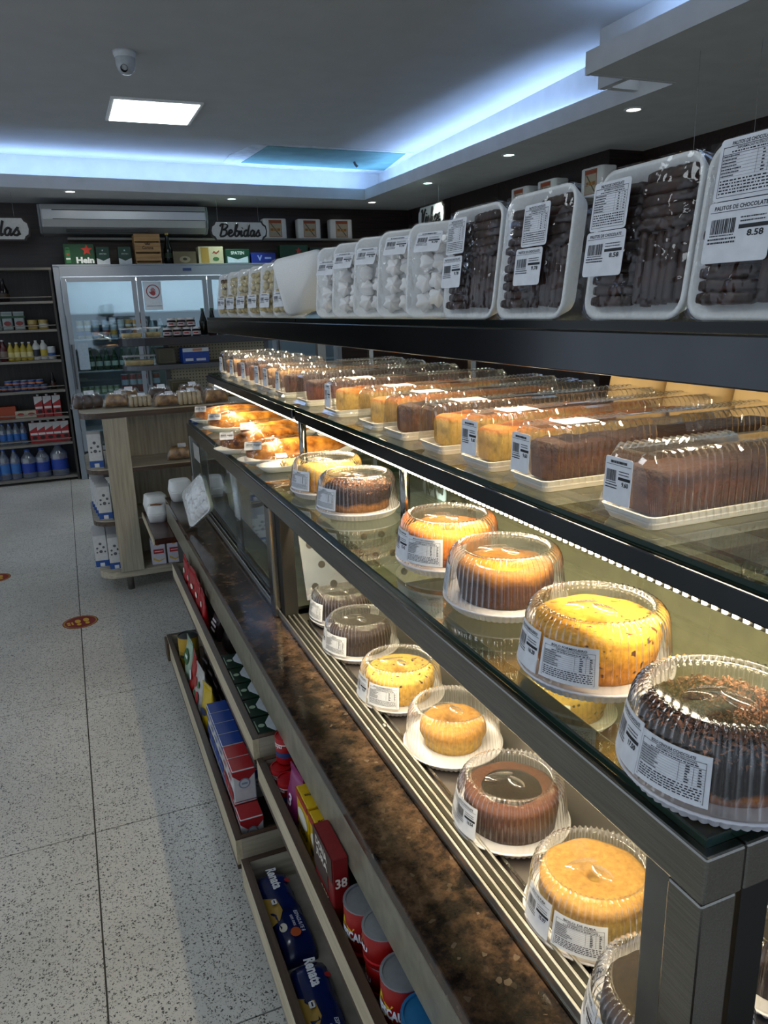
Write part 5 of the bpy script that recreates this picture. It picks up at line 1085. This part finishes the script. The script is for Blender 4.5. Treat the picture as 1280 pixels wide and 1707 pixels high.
def script(word, W, H, y):
    m = MB(); tot = sum(GL[c][0] for c in word); x = 0
    for c in word:
        wd, st = GL[c]
        for s in st: m.tube([((x+p.x+p.y*.12-tot/2)*W/tot, y, (p.y-.45)*H) for p in smooth_path(s)], H*.08, 6)
        x += wd
    return m
def sign(name, lb, word, loc, rz, W=.5, H=.165, wires=(-.19, .19), zt=ZS):
    t = thing(name, lb, 'sign', loc, rz, 'hanging script signs')
    def outline(w, h):
        c = .045; return [(-w/2+c, -h/2), (w/2-c, -h/2), (w/2-c*.7, -h/2+c*.55), (w/2-.008, -h/2+c*.9), (w/2, 0), (w/2-.008, h/2-c*.9), (w/2-c*.7, h/2-c*.55), (w/2-c, h/2), (-w/2+c, h/2), (-w/2+c*.7, h/2-c*.55), (-w/2+.008, h/2-c*.9), (-w/2, 0), (-w/2+.008, -h/2+c*.9), (-w/2+c*.7, -h/2+c*.55)]
    MB().loft([[(x, .012, z) for x, z in outline(W, H)], [(x, .0, z) for x, z in outline(W, H)]]).build('board', plain('#2c211d', .5), t)
    MB().loft([[(x, -.0005, z) for x, z in outline(W-.024, H-.024)], [(x, -.004, z) for x, z in outline(W-.024, H-.024)]]).build('face', plain('#c4c3be', .6), t)
    if word: script(word, W*.74, H*.62, -.007).build('lettering', plain('#1d1614', .5), t, True)
    for x in wires: MB().tube([(x, .006, H/2), (x, .006, zt-loc[2])], .0012, 6).build('wire', plain('#8d8d8d', .4, .6), t)
    return t
c = py(398.5, 385, 7.35); sign('hanging_sign', 'cream sign reading Bebidas hanging in front of the back wall', 'Bebidas', (c.x, 7.35, c.z), 0, .53, .175)
c = py(-18, 381, 7.35); sign('hanging_sign', 'cream sign cut by the left edge, ending in das', 'bebidas', (c.x, 7.35, c.z), 0, .62, .19, wires=(-.19, .2))
a, b = px(697, 362, 3.15), px(741, 355, 3.15); sign('hanging_sign', 'cream sign reading Vinhos hanging by the right wall', 'Vinhos', (3.15, (a.y+b.y)/2, a.z-.02), R(-90), abs(a.y-b.y)*1.0, .2, wires=(-.14, .14))
a = pz(1167, 84, ZS); b = pz(1271, 62, ZS); t = sign('hanging_sign', 'sign hanging behind the chocolate stick trays on two thin wires', None, ((a.x+b.x)/2, (a.y+b.y)/2, 1.78), math.atan2(b.y-a.y, b.x-a.x), .5, .16, wires=(-(b-a).length/2, (b-a).length/2))
# ------------------------------------------------------------------ left wall rack
rk = thing('wall_rack', 'dark open wall rack left of the cooler with six stocked shelves', 'shelf unit', (-.8, 7.6, 0)); RM = mat('rack_dark', '#3a3733', .6, var=.08, scale=8)
MB().box(-1.2, .765, .32, .34, .03, 1.9).build('back', wood('rack_back', '#2a2622', '#3b352f', .5, 2), rk); MB().box(.765, .785, -.02, .34, 0, 1.9).build('side', RM, rk); MB().box(-1.22, -1.2, -.02, .34, 0, 1.9).build('side', RM, rk)
SZ = (1.635, 1.39, 1.12, .85, .605, .365, .045)
for z in SZ: MB().box(-1.2, .764, -.015, .319, z-.02, z).build('shelf', plain('#77736b', .5), rk)
for z in SZ[:-1]: MB().tube([(-1.19, -.012, z+.035), (.76, -.012, z+.035)], .004, 8).build('guard_rail', plain('#8d8a84', .35, .6), rk)
MB().box(-1.22, .785, -.02, .34, 1.9, 1.92).build('top', plain('#6d695f', .5), rk)
YR = 7.70
def rp(u, v): return py(u, v, YR).x
bottle('syrup_bottle', 'dark syrup bottle alone on the top shelf of the wall rack', 'bottle', (rp(7, 495), YR, SZ[0]+.0005), .042, .2, '#14090c', '#26101a', lab='#3a2a12', neck=.5)
for i, u in enumerate((-6, 13, 33)): pouch('silver_pouch', 'grey and green food pouch on the second rack shelf, %s' % ORD[i], 'pouch', (rp(u, 540), YR, SZ[1]+.0005), .088, .15, .06, '#8d9794', R(90), 'food pouches on the rack', prints=((Print().poly(disc(0, 0, .03, 14, .02)), '#7d2f2c', .06), (Print().rect(-.05, .05, .045, .065), '#2c5038', .06)), seed=60+i)
for i, u in enumerate((55, 73)): can('food_jar', 'short yellow labelled jar on the second rack shelf, %s' % ('left' if i == 0 else 'right'), 'jar', (rp(u, 545), YR, SZ[1]+.0005), .042, .085, '#9c8a4e', '#b39a3a', 'short jars on the rack', bands=((.02, .05, '#a5a49a' if i else '#7a5f2a'),))
bottle('ketchup_bottle', 'dark red ketchup bottle on the third rack shelf', 'bottle', (rp(7, 592), YR, SZ[2]+.0005), .034, .19, '#4a1216', '#c9c9c9', None, lab='#7c6a60', neck=.35)
for i in range(4): bottle('mustard_bottle', 'yellow mustard bottle on the third rack shelf, %s' % ORD[i], 'bottle', (rp(19+i*10.6, 592), YR, SZ[2]+.0005), .03, .165, '#a89432', '#d0d0cc', 'yellow mustard bottles', lab='#c9bb7d', neck=.35)
for i, u in enumerate((62, 74)): bottle('mayonnaise_bottle', 'white mayonnaise bottle with a %s label on the third rack shelf' % ('dark' if i == 0 else 'yellow'), 'bottle', (rp(u, 590), YR, SZ[2]+.0005), .033, .175, '#bfbfb8', '#d0d0cc', 'mayonnaise bottles', lab='#1f2430' if i == 0 else '#b9a23c', neck=.25)
can('mayonnaise_jar', 'white mayonnaise jar with a blue label at the right end of the third shelf', 'jar', (rp(87, 592), YR, SZ[2]+.0005), .036, .115, '#b5b8ba', '#cfd2d4', None, bands=((.03, .06, '#27508a'),))
k = 0
for i in range(8):
    can('tuna_can', 'blue and orange tuna can on the fourth rack shelf, %s' % ORD[i], 'can', (rp(-4+i*11, 640), YR, SZ[3]+.0005), .036, .05, '#24406f', '#8a929a', 'blue tuna cans lower layer', bands=((.015, .03, '#b5653a'),))
for i in range(5):
    can('tuna_can', 'blue tuna can stacked on the lower cans of the fourth shelf, %s' % ORD[i], 'can', (rp(13+i*13, 632), YR, SZ[3]+.051), .034, .045, '#2a4a86', '#8a929a', 'blue tuna cans upper layer', bands=((.012, .026, '#c0764a'),))
bottle('sauce_bottle', 'small dark sauce bottle at the right end of the fourth rack shelf', 'bottle', (rp(89, 640), YR, SZ[3]+.0005), .024, .15, '#150d0b', '#2a1a14', None, lab='#4a2218', neck=.45)
def tetra(lb, u, z, grp): 
    t = cuboid('juice_carton', lb, 'carton', (rp(u, 690), YR, z+.0005), .07, .07, .19, '#a32024', [('y', Print().poly([(-.035, .02), (.035, .06), (.035, .094), (-.035, .094)]), '#c9c9c7'), ('y', Print().rect(-.03, .03, -.02, .0), '#d8d4d0'), ('y', Print().poly(disc(.004, -.045, .022, 14, .016)), '#2a1512')], group=grp)
    MB().lathe([(.012, .19), (.012, .204), (.0001, .204)], 12).build('cap', WHITE, t)
for i in range(3): tetra('red and white carton on the fifth rack shelf, %s' % ORD[i], 67+i*15, SZ[4], 'red cartons on the fifth shelf')
for i in range(2): cuboid('food_box', 'small box with a red label on the fifth rack shelf, %s' % ('left' if i == 0 else 'right'), 'box', (rp(35+i*18, 692), YR, SZ[4]+.0005), .09, .07, .065, '#b3a791', [('y', Print().poly(disc(0, 0, .03, 14, .015)), '#a0312a')], group='small boxes on the fifth shelf')
for i in range(3): cuboid('orange_box', 'plain orange box on the fifth rack shelf, %s' % ORD[i], 'box', (rp(-8+i*14, 690), YR+.05, SZ[4]+.0005), .076, .08, .11, '#a8431c', (), group='orange boxes on the rack')
for i in range(5): tetra('red and white carton on the sixth rack shelf, %s' % ORD[i], 52+i*13.2, SZ[5], 'red cartons on the sixth shelf')
WAT = clear('water_bottle', tint=(.55, .75, .95), base=.1, edge=.5, power=2., rough=.08, milk=.12)
for i in range(4): bottle('water_bottle', 'small blue water bottle on the sixth rack shelf, %s' % ORD[i], 'bottle', (rp(6+i*11.5, 730), YR, SZ[5]+.0005), .030, .2, '#2a5a9a', '#1f4fa0', 'small water bottles', mt=WAT, lab='#2d62a8', neck=.3)
BIGW = clear('big_water_bottle', tint=(.35, .6, .95), base=.1, edge=.5, power=2., rough=.08, milk=.15)
for i, (u, r_, h_) in enumerate(((-8, .043, .29), (9, .043, .29), (27, .043, .28), (49, .062, .27), (73, .062, .27), (101, .075, .30))):
    bottle('large_water_bottle', 'large blue water bottle on the bottom of the rack, %s' % ORD[i], 'bottle', (rp(u, 780), YR-.01, SZ[6]+.0005), r_, h_, '#2a5a9a', '#1b4ba5', 'large water bottles', mt=BIGW, lab='#1f3f9a' if i > 2 else '#3d74b8', neck=.28)
# ------------------------------------------------------------------ floor stickers
for i, (u, v, r_) in enumerate(((134, 1037, .085), (-8, 964, .085))):
    p = pz(u, v, 0); t = thing('floor_sticker', ['round red and yellow distance sticker on the floor near the aisle joint', 'round red and yellow distance sticker cut by the left edge'][i], 'sticker', (p.x, p.y, .0003), R(8), 'distance stickers')
    MB().lathe([(.0001, .0006), (r_, .0006), (r_, 0)], 40).build('disc', plain('#7d1d18', .5), t)
    Print().poly(disc(0, 0, .08, 40)).onto(flat((0, 0, .0008), (1, 0, 0), (0, 1, 0))).build('border', plain('#a98a2c', .5), t); Print().poly(disc(0, 0, .074, 40)).onto(flat((0, 0, .001), (1, 0, 0), (0, 1, 0))).build('field', plain('#7d1d18', .5), t)
    f = Print(); 
    for s in (-1, 1): f.poly(disc(s*.02+.01, .014, .014, 16, .026)).poly(disc(s*.02+.01, -.03, .011, 14, .014))
    f.rect(-.062, -.048, -.022, -.004).rect(-.062, -.048, .002, .02).rect(-.042, -.034, -.02, .018); f.onto(flat((0, 0, .0012), (1, 0, 0), (0, 1, 0))).build('print', plain('#c9a02c', .5), t)
